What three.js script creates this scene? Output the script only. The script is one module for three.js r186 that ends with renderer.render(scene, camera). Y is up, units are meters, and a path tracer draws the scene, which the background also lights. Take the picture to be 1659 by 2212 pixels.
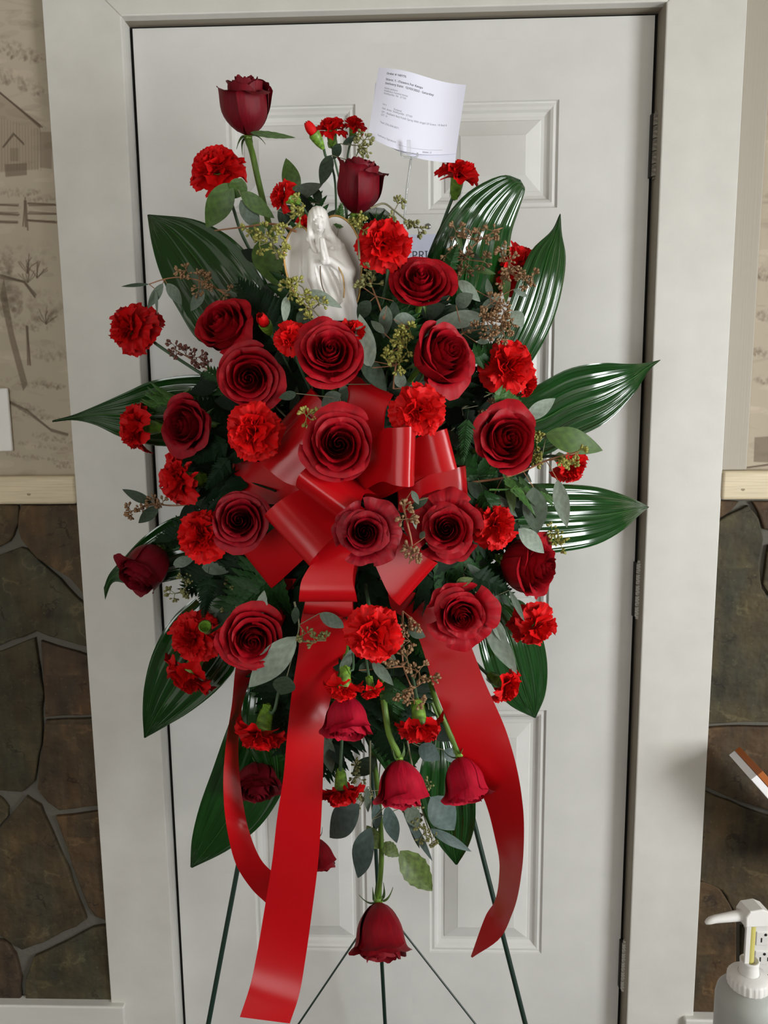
import * as THREE from 'three';
import { mergeGeometries, mergeVertices, toCreasedNormals } from 'three/addons/utils/BufferGeometryUtils.js';
import { RoundedBoxGeometry } from 'three/addons/geometries/RoundedBoxGeometry.js';
import { MarchingCubes } from 'three/addons/objects/MarchingCubes.js';
import { ImprovedNoise } from 'three/addons/math/ImprovedNoise.js';
import { RectAreaLightUniformsLib } from 'three/addons/lights/RectAreaLightUniformsLib.js';

// ------------------------------------------------------------------ camera, light, exposure
const IMG_W = 1659, IMG_H = 2212, FOCAL = 1700;
const scene = new THREE.Scene();
scene.background = new THREE.Color(0x05060a);
const camera = new THREE.PerspectiveCamera(2 * Math.atan(IMG_H / 2 / FOCAL) * 180 / Math.PI, IMG_W / IMG_H, 0.05, 30);
camera.position.set(0, 1.424, 1.406);
camera.rotation.set(-8.527 * Math.PI / 180, 1.85 * Math.PI / 180, -0.612 * Math.PI / 180, 'YXZ');
camera.updateMatrixWorld();
scene.add(camera);
const renderer = new THREE.WebGLRenderer({ antialias: true });
renderer.toneMapping = THREE.LinearToneMapping;
renderer.toneMappingExposure = 0.715;
renderer.shadowMap.enabled = true;
RectAreaLightUniformsLib.init();
const WINDOW = { x: 2.2, y: 1.3, z: 1.75, w: 1.1, h: 1.1, power: 16 };      // daylight window in the right wall
const FILL_LAMP = { x: -0.75, y: 2.56, z: 1.95, w: 1.4, d: 0.6, power: 0.8 };          // warm ceiling panel added as fill, unseen behind the camera
const WINDOW2 = { x: -0.85, y: 1.32, z: 2.5, w: 1.1, h: 0.9, power: 3.7 };    // unseen window added behind the camera as frontal fill
const frontFill = new THREE.RectAreaLight(new THREE.Color(1.0, 0.96, 0.89), WINDOW2.power, WINDOW2.w, WINDOW2.h);
frontFill.position.set(WINDOW2.x, WINDOW2.y, WINDOW2.z - 0.03);
frontFill.lookAt(WINDOW2.x, WINDOW2.y, -5);
scene.add(frontFill);
const windowLight = new THREE.RectAreaLight(new THREE.Color(1.0, 0.985, 0.955), WINDOW.power, WINDOW.w, WINDOW.h);
windowLight.position.set(WINDOW.x - 0.03, WINDOW.y, WINDOW.z);
windowLight.lookAt(-5, WINDOW.y, WINDOW.z);
scene.add(windowLight);
const lampFill = new THREE.RectAreaLight(new THREE.Color(1.0, 0.92, 0.80), FILL_LAMP.power, FILL_LAMP.w, FILL_LAMP.d);
lampFill.position.set(FILL_LAMP.x, FILL_LAMP.y - 0.02, FILL_LAMP.z);
lampFill.lookAt(FILL_LAMP.x, -5, FILL_LAMP.z);
scene.add(lampFill);

// ------------------------------------------------------------------ helpers
let seed = 7;
function rnd() { seed = (seed * 1664525 + 1013904223) >>> 0; return seed / 4294967296; }
const rr = (a, b) => a + (b - a) * rnd();
const lerp = (a, b, t) => a + (b - a) * t;
const clamp = (x, a, b) => Math.min(b, Math.max(a, x));
const smooth = (a, b, x) => { const t = clamp((x - a) / (b - a), 0, 1); return t * t * (3 - 2 * t); };
const V = (x, y, z) => new THREE.Vector3(x, y, z);
const EYE = camera.position.clone();
function dirOf(px, py) { return V((px - IMG_W / 2) / FOCAL, -(py - IMG_H / 2) / FOCAL, -1).applyQuaternion(camera.quaternion); }
function P(px, py, z) { const d = dirOf(px, py), t = (z - EYE.z) / d.z; return EYE.clone().addScaledVector(d, t); }
function mpp(px, py, z) { const d = dirOf(px, py); return (z - EYE.z) / d.z / FOCAL; }
function frameAt(p) {                                   // right, up, toward the viewer at a point
  const t = EYE.clone().sub(p).normalize(), r = V(0, 1, 0).cross(t).normalize();
  return { r, u: t.clone().cross(r).normalize(), t };
}
const names = {};
function numbered(n) { if (!(n in names)) { names[n] = 0; return n; } names[n]++; return n + '_' + String(names[n]).padStart(3, '0'); }
function mesh(name, geo, mat, parent, label) {
  const m = new THREE.Mesh(geo, mat); m.name = parent ? name : numbered(name); m.castShadow = m.receiveShadow = true;
  if (label) m.userData.label = label;
  (parent || scene).add(m); return m;
}
function thing(name, label, category, pos = [0, 0, 0], group) {
  const g = new THREE.Group(); g.name = numbered(name); g.position.set(...(pos.isVector3 ? pos.toArray() : pos)); scene.add(g);
  g.userData = { label, category }; if (group) g.userData.group = group;
  return g;
}
function struct(name, geo, mat, label) { const m = mesh(name, geo, mat); m.userData.kind = 'structure'; if (label) m.userData.label = label; return m; }
function structGroup(name, label) { const g = new THREE.Group(); g.name = numbered(name); g.userData = { kind: 'structure', label }; scene.add(g); return g; }
function box(x0, x1, y0, y1, z0, z1, r = 0) {
  const g = r ? new RoundedBoxGeometry(x1 - x0, y1 - y0, z1 - z0, 2, r) : new THREE.BoxGeometry(x1 - x0, y1 - y0, z1 - z0);
  g.translate((x0 + x1) / 2, (y0 + y1) / 2, (z0 + z1) / 2); return g;
}
function grid(nu, nv, f, close) {                       // f(u, v) -> [x, y, z], u and v in 0..1
  const pos = [], uv = [], idx = [];
  for (let j = 0; j <= nv; j++) for (let i = 0; i <= nu; i++) { const p = f(i / nu, j / nv); pos.push(p[0], p[1], p[2]); uv.push(i / nu, j / nv); }
  for (let j = 0; j < nv; j++) for (let i = 0; i < nu; i++) { const a = j * (nu + 1) + i, b = a + 1, c = a + nu + 1, d = c + 1; idx.push(a, b, d, a, d, c); }
  const g = new THREE.BufferGeometry();
  g.setAttribute('position', new THREE.Float32BufferAttribute(pos, 3)); g.setAttribute('uv', new THREE.Float32BufferAttribute(uv, 2)); g.setIndex(idx);
  g.computeVertexNormals(); return g;
}
function tube(points, r, seg = 20, rs = 7) {            // r: number or function of 0..1
  const c = points.length === 2 ? new THREE.LineCurve3(points[0], points[1]) : new THREE.CatmullRomCurve3(points);
  const fr = c.computeFrenetFrames(seg, false), pos = [], uv = [], idx = [];
  for (let i = 0; i <= seg; i++) {
    const p = c.getPointAt(i / seg), R = typeof r === 'function' ? r(i / seg) : r;
    for (let j = 0; j <= rs; j++) {
      const a = j / rs * Math.PI * 2, n = fr.normals[i].clone().multiplyScalar(Math.cos(a) * R).addScaledVector(fr.binormals[i], Math.sin(a) * R).add(p);
      pos.push(n.x, n.y, n.z); uv.push(j / rs, i / seg);
    }
  }
  for (let i = 0; i < seg; i++) for (let j = 0; j < rs; j++) { const a = i * (rs + 1) + j, b = a + 1, d = a + rs + 1, e = d + 1; idx.push(a, b, e, a, e, d); }
  for (const [i, s] of [[0, 1], [seg, -1]]) { const c0 = pos.length / 3, p = c.getPointAt(i / seg); pos.push(p.x, p.y, p.z); uv.push(0, 0); for (let j = 0; j < rs; j++) { const a = i * (rs + 1) + j; s > 0 ? idx.push(c0, a + 1, a) : idx.push(c0, a, a + 1); } }
  const g = new THREE.BufferGeometry();
  g.setAttribute('position', new THREE.Float32BufferAttribute(pos, 3)); g.setAttribute('uv', new THREE.Float32BufferAttribute(uv, 2)); g.setIndex(idx); g.computeVertexNormals(); return g;
}
const lathe = (pts, n = 24) => new THREE.LatheGeometry(pts.map(p => new THREE.Vector2(p[0], p[1])), n);
function basisQuat(x, y, z) { return new THREE.Quaternion().setFromRotationMatrix(new THREE.Matrix4().makeBasis(x, y, z)); }
const noise = new ImprovedNoise();
function fbm(x, y, z = 0, o = 4) { let s = 0, a = 0.5; for (let i = 0; i < o; i++) { s += a * noise.noise(x, y, z + i * 7.3); x *= 2.03; y *= 2.03; a *= 0.5; } return s; }
function dataTex(n, m, f, srgb, wrap = true) {          // f(u, v) -> [r, g, b] 0..255
  const d = new Uint8Array(n * m * 4);
  for (let j = 0; j < m; j++) for (let i = 0; i < n; i++) { const c = f(i / n, j / m), k = (j * n + i) * 4; d[k] = clamp(c[0], 0, 255); d[k + 1] = clamp(c[1], 0, 255); d[k + 2] = clamp(c[2], 0, 255); d[k + 3] = 255; }
  const t = new THREE.DataTexture(d, n, m); t.magFilter = THREE.LinearFilter; t.minFilter = THREE.LinearFilter;
  if (wrap) t.wrapS = t.wrapT = THREE.RepeatWrapping; if (srgb) t.colorSpace = THREE.SRGBColorSpace; t.needsUpdate = true; return t;
}
function canvasTex(w, h, draw) {
  const c = document.createElement('canvas'); c.width = w; c.height = h; const g = c.getContext('2d'); draw(g, w, h);
  const t = new THREE.CanvasTexture(c); t.colorSpace = THREE.SRGBColorSpace; return t;
}
const std = (color, roughness = 0.6, o = {}) => new THREE.MeshStandardMaterial({ color, roughness, side: THREE.DoubleSide, ...o });
const phys = (color, roughness = 0.6, o = {}) => new THREE.MeshPhysicalMaterial({ color, roughness, side: THREE.DoubleSide, ...o });
function planarUV(g, s = 1) { const p = g.attributes.position, uv = []; for (let i = 0; i < p.count; i++) uv.push(p.getX(i) * s, p.getY(i) * s); g.setAttribute('uv', new THREE.Float32BufferAttribute(uv, 2)); return g; }

// ------------------------------------------------------------------ room shell
const brushBump = dataTex(128, 128, (u, v) => { const h = 128 + 70 * fbm(u * 24, v * 5, 1) + 40 * fbm(u * 60, v * 14, 3); return [h, h, h]; });
const paintMap = dataTex(256, 256, (u, v) => { const n = fbm(u * 6, v * 6, 2, 5) * 9; return [215 + n, 214 + n, 210 + n]; }, true);
const doorPaint = phys(0xffffff, 0.42, { map: paintMap, bumpMap: brushBump, bumpScale: 0.00025, clearcoat: 0.15, clearcoatRoughness: 0.35 });
const casingPaint = phys(0xfaf9f6, 0.45, { map: paintMap, bumpMap: brushBump, bumpScale: 0.0003, clearcoat: 0.12, clearcoatRoughness: 0.4 });
const jambShadeTone = std(0x8f8677, 0.55, { bumpMap: brushBump, bumpScale: 0.0004 });  // brown-grey puts the shade of the right and top jamb into the colour
const plainWall = std(0xb0aaa0, 0.85);
const FLOOR = 0, CEIL = 2.6, XL = -2.2, XR = 2.2, ZF = 2.5, WALLZ = 0.018, CASZ = 0.036;
struct('floor', box(XL - 0.1, XR + 0.1, -0.1, 0, -0.2, ZF + 0.1), std(dataWood(), 0.5), 'brown wooden floor below the picture');
function dataWood() { return 0x3e2f24; }
struct('ceiling', box(XL - 0.1, XR + 0.1, CEIL, CEIL + 0.1, -0.2, ZF + 0.1), std(0x746a58, 0.9), 'ceiling above the picture, toned dark to cut bounced light');  // ceiling toned dark brown so less light bounces onto the door top
struct('wall_left', box(XL - 0.1, XL, 0, CEIL, -0.1, ZF), std(0xd2cec6, 0.85));

{ // right wall with the window opening
  const w = WINDOW, z0 = w.z - w.w / 2, z1 = w.z + w.w / 2, y0 = w.y - w.h / 2, y1 = w.y + w.h / 2;
  struct('wall_right', mergeGeometries([box(XR, XR + 0.1, 0, y0, -0.1, ZF), box(XR, XR + 0.1, y1, CEIL, -0.1, ZF), box(XR, XR + 0.1, y0, y1, -0.1, z0), box(XR, XR + 0.1, y0, y1, z1, ZF)]), plainWall);
  const win = structGroup('window_1', 'daylight window in the right wall');
  const fr = std(0xe8e6e0, 0.5);
  for (const b of [box(XR - 0.01, XR + 0.06, y0, y0 + 0.04, z0, z1), box(XR - 0.01, XR + 0.06, y1 - 0.04, y1, z0, z1), box(XR - 0.01, XR + 0.06, y0 + 0.04, y1 - 0.04, z0, z0 + 0.04), box(XR - 0.01, XR + 0.06, y0 + 0.04, y1 - 0.04, z1 - 0.04, z1), box(XR, XR + 0.05, w.y - 0.015, w.y + 0.015, z0 + 0.04, z1 - 0.04)]) mesh('window_frame', b, fr, win);
  const day = new THREE.MeshStandardMaterial({ color: 0x222222, emissive: new THREE.Color(0.86, 0.94, 1.0), emissiveIntensity: 16, roughness: 0.4 });
  mesh('pane', box(XR + 0.055, XR + 0.065, y0, w.y, z0, z1), day, win); mesh('pane', box(XR + 0.055, XR + 0.065, w.y, y1, z0, z1), day, win);
  { const v = WINDOW2, xa = v.x - v.w / 2, xb = v.x + v.w / 2, ya = v.y - v.h / 2, yb = v.y + v.h / 2;
    struct('wall_front', mergeGeometries([box(XL - 0.1, XR + 0.1, 0, ya, ZF, ZF + 0.1), box(XL - 0.1, XR + 0.1, yb, CEIL, ZF, ZF + 0.1), box(XL - 0.1, xa, ya, yb, ZF, ZF + 0.1), box(xb, XR + 0.1, ya, yb, ZF, ZF + 0.1)]), plainWall);
    const w2 = structGroup('fill_window_2', 'unseen window added as fill in the wall behind the camera');
    for (const b of [box(xa, xb, ya, ya + 0.04, ZF - 0.01, ZF + 0.06), box(xa, xb, yb - 0.04, yb, ZF - 0.01, ZF + 0.06), box(xa, xa + 0.04, ya + 0.04, yb - 0.04, ZF - 0.01, ZF + 0.06), box(xb - 0.04, xb, ya + 0.04, yb - 0.04, ZF - 0.01, ZF + 0.06), box(v.x - 0.02, v.x + 0.02, ya + 0.04, yb - 0.04, ZF, ZF + 0.05)]) mesh('window_frame', b, fr, w2);
    const day2 = day.clone(); day2.emissiveIntensity = 3.7; mesh('pane', box(xa, v.x, ya, yb, ZF + 0.055, ZF + 0.065), day2, w2); mesh('pane', box(v.x, xb, ya, yb, ZF + 0.055, ZF + 0.065), day2, w2); }
  const l = thing('fill_ceiling_light', 'flat ceiling light panel added as fill behind the camera, unseen', 'ceiling light', [FILL_LAMP.x, FILL_LAMP.y, FILL_LAMP.z]);
  mesh('housing', box(-FILL_LAMP.w / 2 - 0.03, FILL_LAMP.w / 2 + 0.03, 0.005, 0.04, -FILL_LAMP.d / 2 - 0.03, FILL_LAMP.d / 2 + 0.03), fr, l);
  mesh('diffuser', box(-FILL_LAMP.w / 2, FILL_LAMP.w / 2, -0.004, 0.005, -FILL_LAMP.d / 2, FILL_LAMP.d / 2), new THREE.MeshStandardMaterial({ color: 0x333333, emissive: new THREE.Color(1, 0.93, 0.82), emissiveIntensity: 0.8 }), l);
}
// door plane measures, read from the photograph
const doorL = P(342, 1106, 0).x, doorR = P(1375, 1106, 0).x, doorT = P(829, 48, 0).y;
const casLo = P(161, 1028, CASZ).x, casRo = P(1561, 1016, CASZ).x, openL = doorL - 0.006, openR = doorR + 0.0075, openT = doorT + 0.004;
const railT = P(100, 1028, CASZ).y, railB = P(100, 1089, CASZ).y;
const baseT = P(60, 2163, CASZ).y;
const stoneBump = dataTex(256, 256, (u, v) => { const h = 128 + 120 * fbm(u * 10, v * 14, 5, 5) + 60 * fbm(u * 40, v * 40, 2, 2); return [h, h, h]; });
const stoneMap = dataTex(512, 512, (u, v) => {
  const a = fbm(u * 5, v * 7, 1, 5), b = fbm(u * 8 + 3, v * 3, 9, 4), vein = Math.abs(fbm(u * 7, v * 8, 4, 5)), patch = fbm(u * 6, v * 6, 13, 3), sp = fbm(u * 90, v * 90, 3, 2), st = fbm(u * 30, v * 7, 6, 3);
  let r = 122 + a * 62 + b * 34 + st * 34, g = 110 + a * 58 + b * 8 + st * 32, c = 88 + a * 50 - b * 16 + st * 30;
  if (patch > 0.05) { const k = clamp((patch - 0.05) * 6, 0, 1) * (vein < 0.02 ? 34 : vein < 0.05 ? 16 : 0); r += k; g += k; c += k * 0.95; }
  if (patch < -0.1) { const k = clamp((-patch - 0.1) * 5, 0, 1) * (vein < 0.025 ? -38 : 0); r += k; g += k; c += k; }
  if (sp > 0.33) { r += 40; g += 38; c += 34; } if (sp < -0.36) { r -= 30; g -= 30; c -= 28; }
  return [r, g, c];
}, true);
const mortarMat = std(0x5f5c53, 0.95, { bumpMap: stoneBump, bumpScale: 0.003 });
const tones = [0x9c8b76, 0x8d8570, 0xa08b70, 0x8b8c78, 0x968170, 0x82806a].map(c => std(c, 0.8, { map: stoneMap, bumpMap: stoneBump, bumpScale: 0.006 }));
const wallBack = structGroup('wall_back', 'wall around the door, wallpaper above a stone wainscot');
function stone(pts, k, parent) {                        // pts: points on the wall plane, already in metres
  const c = pts.reduce((a, p) => a.add(p), new THREE.Vector2()).divideScalar(pts.length);
  const s = new THREE.Shape(); const q = [];
  for (let i = 0; i < pts.length; i++) { const a = pts[i], b = pts[(i + 1) % pts.length]; for (let j = 0; j < 3; j++) { const p = a.clone().lerp(b, j / 3); const n = noise.noise(p.x * 40, p.y * 40, k) * 0.004; q.push(p.add(p.clone().sub(c).normalize().multiplyScalar(n + 0.0022))); } }
  s.setFromPoints(q);
  const g = new THREE.ExtrudeGeometry(s, { depth: 0.004 + 0.003 * rnd(), bevelEnabled: true, bevelThickness: 0.003, bevelSize: 0.003, bevelSegments: 2, bevelOffset: -0.003, curveSegments: 2 });
  planarUV(g, 2.2); const uv = g.attributes.uv; const ox = rnd(), oy = rnd(); for (let i = 0; i < uv.count; i++) uv.setXY(i, uv.getX(i) + ox, uv.getY(i) + oy);
  const m = mesh('stone', g, tones[k % tones.length], parent); m.position.z = WALLZ + 0.001; return m;
}
{
  const wp = drawWallpaper();
  const wpMat = std(0xffffff, 0.9, { map: wp });
  const wallUV = g => { const p = g.attributes.position, uv = []; for (let i = 0; i < p.count; i++) uv.push((p.getX(i) + 1.2) / 2.4, (p.getY(i) - railB) / (CEIL - railB)); g.setAttribute('uv', new THREE.Float32BufferAttribute(uv, 2)); return g; };
  mesh('wallpaper', wallUV(box(XL, casLo + 0.02, railB, CEIL, -0.05, WALLZ)), wpMat, wallBack);
  mesh('wallpaper', wallUV(box(casRo - 0.02, XR, railB, CEIL, -0.05, WALLZ)), wpMat, wallBack);
  mesh('wallpaper', wallUV(box(casLo + 0.02, casRo - 0.02, openT + 0.05, CEIL, -0.05, WALLZ)), wpMat, wallBack);
  mesh('mortar_bed', planarUV(box(XL, casLo + 0.02, 0, railB, -0.05, WALLZ), 3), mortarMat, wallBack);
  mesh('mortar_bed', planarUV(box(casRo - 0.02, XR, 0, railB, -0.05, WALLZ), 3), mortarMat, wallBack);
  mesh('backing', box(XL, XR, 0, CEIL, -0.15, -0.055), std(0x2a2622, 0.9), wallBack);
  const S = (a, k) => { const z = WALLZ + 0.006; stone(a.map(p => { const q = P(p[0], p[1], z); return new THREE.Vector2(q.x, q.y); }), k, wallBack); };
  const left = [
    [[-90, 1092], [38, 1092], [38, 1130], [20, 1170], [-90, 1215]], [[48, 1092], [190, 1092], [198, 1300], [150, 1245], [115, 1225], [70, 1190], [50, 1165], [42, 1140]],
    [[-90, 1240], [45, 1182], [62, 1190], [110, 1234], [165, 1290], [205, 1325], [208, 1400], [150, 1385], [80, 1362], [0, 1392], [-90, 1400]],
    [[90, 1385], [210, 1425], [215, 1540], [100, 1545], [97, 1480]], [[-90, 1415], [0, 1408], [75, 1380], [82, 1420], [92, 1500], [88, 1600], [75, 1685], [48, 1708], [-90, 1690]],
    [[100, 1557], [216, 1552], [226, 1738], [130, 1746], [105, 1731], [84, 1700], [90, 1640]], [[58, 1722], [88, 1742], [113, 1800], [146, 1880], [180, 1970], [183, 1983], [163, 1998], [95, 2032], [50, 2048], [25, 2036], [-4, 2010], [-8, 1800]],
    [[122, 1764], [228, 1752], [240, 1988], [205, 1976], [192, 1958], [160, 1870]], [[78, 2066], [120, 2047], [200, 2004], [245, 1998], [255, 2180], [58, 2180], [58, 2110]], [[-90, 2020], [15, 2034], [33, 2062], [43, 2110], [46, 2180], [-90, 2180]], [[-90, 1705], [-5, 1722], [18, 1745], [16, 1765], [-22, 1810], [-25, 2000], [-90, 2000]]];
  left.forEach((a, i) => S(a, i + 1));
  const right = [
    [[1540, 1085], [1592, 1085], [1576, 1104], [1540, 1124]], [[1540, 1138], [1580, 1110], [1615, 1092], [1638, 1125], [1648, 1165], [1638, 1220], [1643, 1272], [1659, 1300], [1720, 1330], [1720, 1560], [1600, 1556], [1510, 1562]],
    [[1627, 1085], [1720, 1085], [1720, 1155], [1652, 1140]], [[1660, 1180], [1720, 1170], [1720, 1310], [1660, 1286], [1650, 1260]],
    [[1510, 1577], [1600, 1570], [1720, 1574], [1720, 1765], [1610, 1733], [1570, 1718], [1510, 1690]], [[1500, 1700], [1560, 1727], [1600, 1745], [1720, 1785], [1720, 2010], [1600, 1990], [1583, 1960], [1560, 1920], [1500, 1893]],
    [[1490, 1902], [1545, 1910], [1575, 1952], [1588, 1996], [1590, 2200], [1470, 2200]], [[1602, 2004], [1720, 2024], [1720, 2200], [1602, 2200]]];
  right.forEach((a, i) => S(a, i + 2));
  // the wainscot goes on beyond the frame with stones of the same kind
  const xs0 = P(-100, 1400, WALLZ).x, xs1 = P(1735, 1600, WALLZ).x;
  for (const [xa, xb] of [[XL + 0.05, xs0], [xs1, XR - 0.05]]) {
    const nx = 8, ny = 6, W = (i, j) => new THREE.Vector2(lerp(xa, xb, i / nx) + (i % nx ? 0.05 * noise.noise(i * 3.1, j * 2.7, 1) : 0), lerp(0.13, railB - 0.01, j / ny) + (j % ny ? 0.06 * noise.noise(i * 1.7, j * 3.3, 5) : 0));
    for (let i = 0; i < nx; i++) for (let j = 0; j < ny; j++) {
      const q = [W(i, j), W(i + 1, j), W(i + 1, j + 1), W(i, j + 1)], c = q.reduce((a, p) => a.add(p), new THREE.Vector2()).divideScalar(4);
      stone(q.map(p => p.clone().lerp(c, 0.07)), i * 3 + j, wallBack);
    }
  }
}
function drawWallpaper() {
  const w = 2048, h = 1024, y0 = railB, sx = w / 2.4, sy = h / (CEIL - railB);
  return canvasTex(w, h, g => {
    g.fillStyle = '#b3a794'; g.fillRect(0, 0, w, h);
    const C = (px, py) => { const p = P(px, py, WALLZ); return [(p.x + 1.2) * sx, h - (p.y - y0) * sy]; };
    const ink = a => `rgba(88,74,60,${a})`;
    for (let i = 0; i < 5200; i++) {                       // washes and hatching of the printed landscape
      const x = rnd() * w, y = rnd() * h, n = fbm(x / 160, y / 45, 3, 3);
      if (n > 0.02) { g.fillStyle = ink(0.05 + 0.22 * n); g.beginPath(); g.ellipse(x, y, rr(5, 26), rr(1, 5), rr(-0.3, 0.3), 0, 7); g.fill(); }
      else if (n < -0.12) { g.fillStyle = `rgba(205,192,172,.22)`; g.beginPath(); g.ellipse(x, y, rr(5, 22), rr(2, 6), 0, 0, 7); g.fill(); }
    }
    const poly = (a, fill, stroke, lw = 1.5) => {
      const q = a.map(p => C(...p));
      if (fill) { g.beginPath(); q.forEach(([x, y], i) => i ? g.lineTo(x, y) : g.moveTo(x, y)); g.closePath(); g.fillStyle = fill; g.fill(); }
      if (stroke) for (let k = 0; k < 3; k++) { g.beginPath(); q.forEach(([x, y], i) => { const X = x + rr(-1, 1) * lw * 0.6, Y = y + rr(-1, 1) * lw * 0.6; i ? g.lineTo(X, Y) : g.moveTo(X, Y); }); g.strokeStyle = stroke; g.lineWidth = lw * rr(0.3, 0.7); g.stroke(); }
    };
    const blob = (px, py, rx, ry, a, rot = 0) => {
      const [x, y] = C(px, py), [x2] = C(px + rx, py), [, y2] = C(px, py + ry), X = Math.abs(x2 - x), Y = Math.abs(y2 - y), cs = Math.cos(rot), sn = Math.sin(rot), n = 60 + Math.round(X * Y / 9);
      for (let i = 0; i < n; i++) { const t = rnd() * 6.283, k = Math.sqrt(rnd()), u = Math.cos(t) * k * X, v = Math.sin(t) * k * Y, w2 = rr(0.6, 1.5) * (1 + 0.06 * Y); g.fillStyle = ink(a * rr(0.12, 0.5) * (0.7 + 0.5 * Math.sin(t) * k)); g.beginPath(); g.ellipse(x + u * cs - v * sn, y + u * sn + v * cs, w2 * rr(1, 2.2), w2, rr(-1.5, 1.5), 0, 7); g.fill(); }
    };
    // left of the door: foliage, barn, fence, road and trees
    blob(40, 110, 60, 20, 0.5, 0.25); blob(62, 186, 34, 18, 0.38, 0.3); blob(8, 160, 20, 22, 0.3);
    poly([[-60, 180], [0, 205], [88, 270], [84, 365], [0, 372], [-60, 372]], 'rgba(120,104,84,.35)');
    poly([[-60, 165], [0, 200], [90, 272]], null, ink(0.75), 4); poly([[6, 318], [30, 290], [54, 312]], null, ink(0.7), 3);
    poly([[10, 355], [58, 352], [58, 378], [12, 382]], ink(0.5)); poly([[86, 285], [112, 285], [112, 365], [86, 362]], ink(0.35)); poly([[22, 320], [40, 320], [40, 348], [22, 348]], ink(0.28));
    for (let i = 0; i < 16; i++) poly([[-10 + i * 6.5, 250 + i * 2], [-9 + i * 6.5, 368]], null, ink(0.22), 1);
    blob(30, 415, 60, 9, 0.38); blob(90, 428, 40, 7, 0.3);
    for (const y of [442, 460, 478]) poly([[-60, y], [40, y + 2]], null, ink(0.6), 3), poly([[60, y - 1], [122, y + 2]], null, ink(0.6), 3);
    poly([[52, 428], [55, 495]], null, ink(0.6), 6);
    blob(12, 560, 18, 34, 0.36); blob(75, 545, 46, 30, 0.12); blob(98, 660, 40, 40, 0.22); blob(20, 640, 28, 50, 0.4); blob(60, 700, 60, 16, 0.3); blob(110, 760, 46, 20, 0.26);
    for (const [x, y] of [[60, 610], [80, 600], [100, 700], [60, 590]]) for (let i = 0; i < 7; i++) { const a = rr(-2.6, -0.5); poly([[x, y], [x + 14 * Math.cos(a), y + 18 * Math.sin(a)], [x + rr(20, 34) * Math.cos(a + rr(-0.4, 0.4)), y + rr(26, 44) * Math.sin(a)]], null, ink(0.5), 1.3); }
    poly([[8, 600], [30, 720], [60, 830], [50, 845], [22, 740], [0, 640]], ink(0.5)); poly([[0, 595], [50, 612], [80, 640]], null, ink(0.55), 5);
    poly([[60, 700], [64, 790]], null, ink(0.6), 4);
    for (const [x, y, a, b] of [[70, 828, 70, 8], [110, 830, 34, 6], [90, 900, 60, 6], [60, 880, 40, 8], [120, 945, 50, 10], [90, 962, 60, 6], [140, 1000, 30, 12], [60, 985, 50, 5]]) blob(x, y, a, b, 0.36, 0.12);
    poly([[20, 870], [60, 890], [110, 930], [150, 940]], null, ink(0.45), 4);
    // right of the door
    for (const [x, y, a, b] of [[1648, 590, 20, 18], [1652, 680, 22, 14], [1640, 760, 18, 10], [1650, 820, 24, 10]]) blob(x, y, a, b, 0.32, 0.1);
    poly([[1630, 945], [1700, 940], [1700, 1000], [1628, 998]], ink(0.5)); poly([[1612, 1010], [1690, 1000]], null, ink(0.6), 3);
  });
}
// trim
const woodMap = dataTex(256, 64, (u, v) => { const s = fbm(u * 3, v * 22, 2, 4) * 26 + fbm(u * 1.5, v * 3, 6, 3) * 22; const k = Math.hypot((u - 0.86) * 9, (v - 0.5) * 3.2) < 0.16 || Math.hypot((u - 0.3) * 9, (v - 0.35) * 3.2) < 0.13 ? -70 : 0; return [214 + s + k, 199 + s + k, 168 + s + k]; }, true);
const railMat = std(0xffffff, 0.55, { map: woodMap });
const railGeo = (x0, x1) => { const g = box(x0, x1, railB, railT, WALLZ, WALLZ + 0.022, 0.006); const p = g.attributes.position, uv = []; for (let i = 0; i < p.count; i++) uv.push(p.getX(i) * 4, (p.getY(i) - railB) / (railT - railB)); g.setAttribute('uv', new THREE.Float32BufferAttribute(uv, 2)); return g; };
struct('trim_1', railGeo(XL, casLo + 0.001), railMat, 'pale knotty wooden rail on the wall left of the door');
struct('trim_2', railGeo(casRo - 0.001, XR), railMat, 'pale knotty wooden rail on the wall right of the door');
struct('trim_3', box(casRo, P(1647, 500, CASZ).x, railT, CEIL, WALLZ, WALLZ + 0.012, 0.003), std(0xa9a193, 0.55, { bumpMap: brushBump, bumpScale: 0.0004 }), 'beige upright strip beside the right casing');
struct('baseboard_left', box(XL, casLo + 0.03, 0, baseT, WALLZ, WALLZ + 0.03, 0.004), casingPaint);
struct('baseboard_right', box(casRo - 0.02, XR, 0, baseT - 0.01, WALLZ, WALLZ + 0.03, 0.004), casingPaint);
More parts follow.
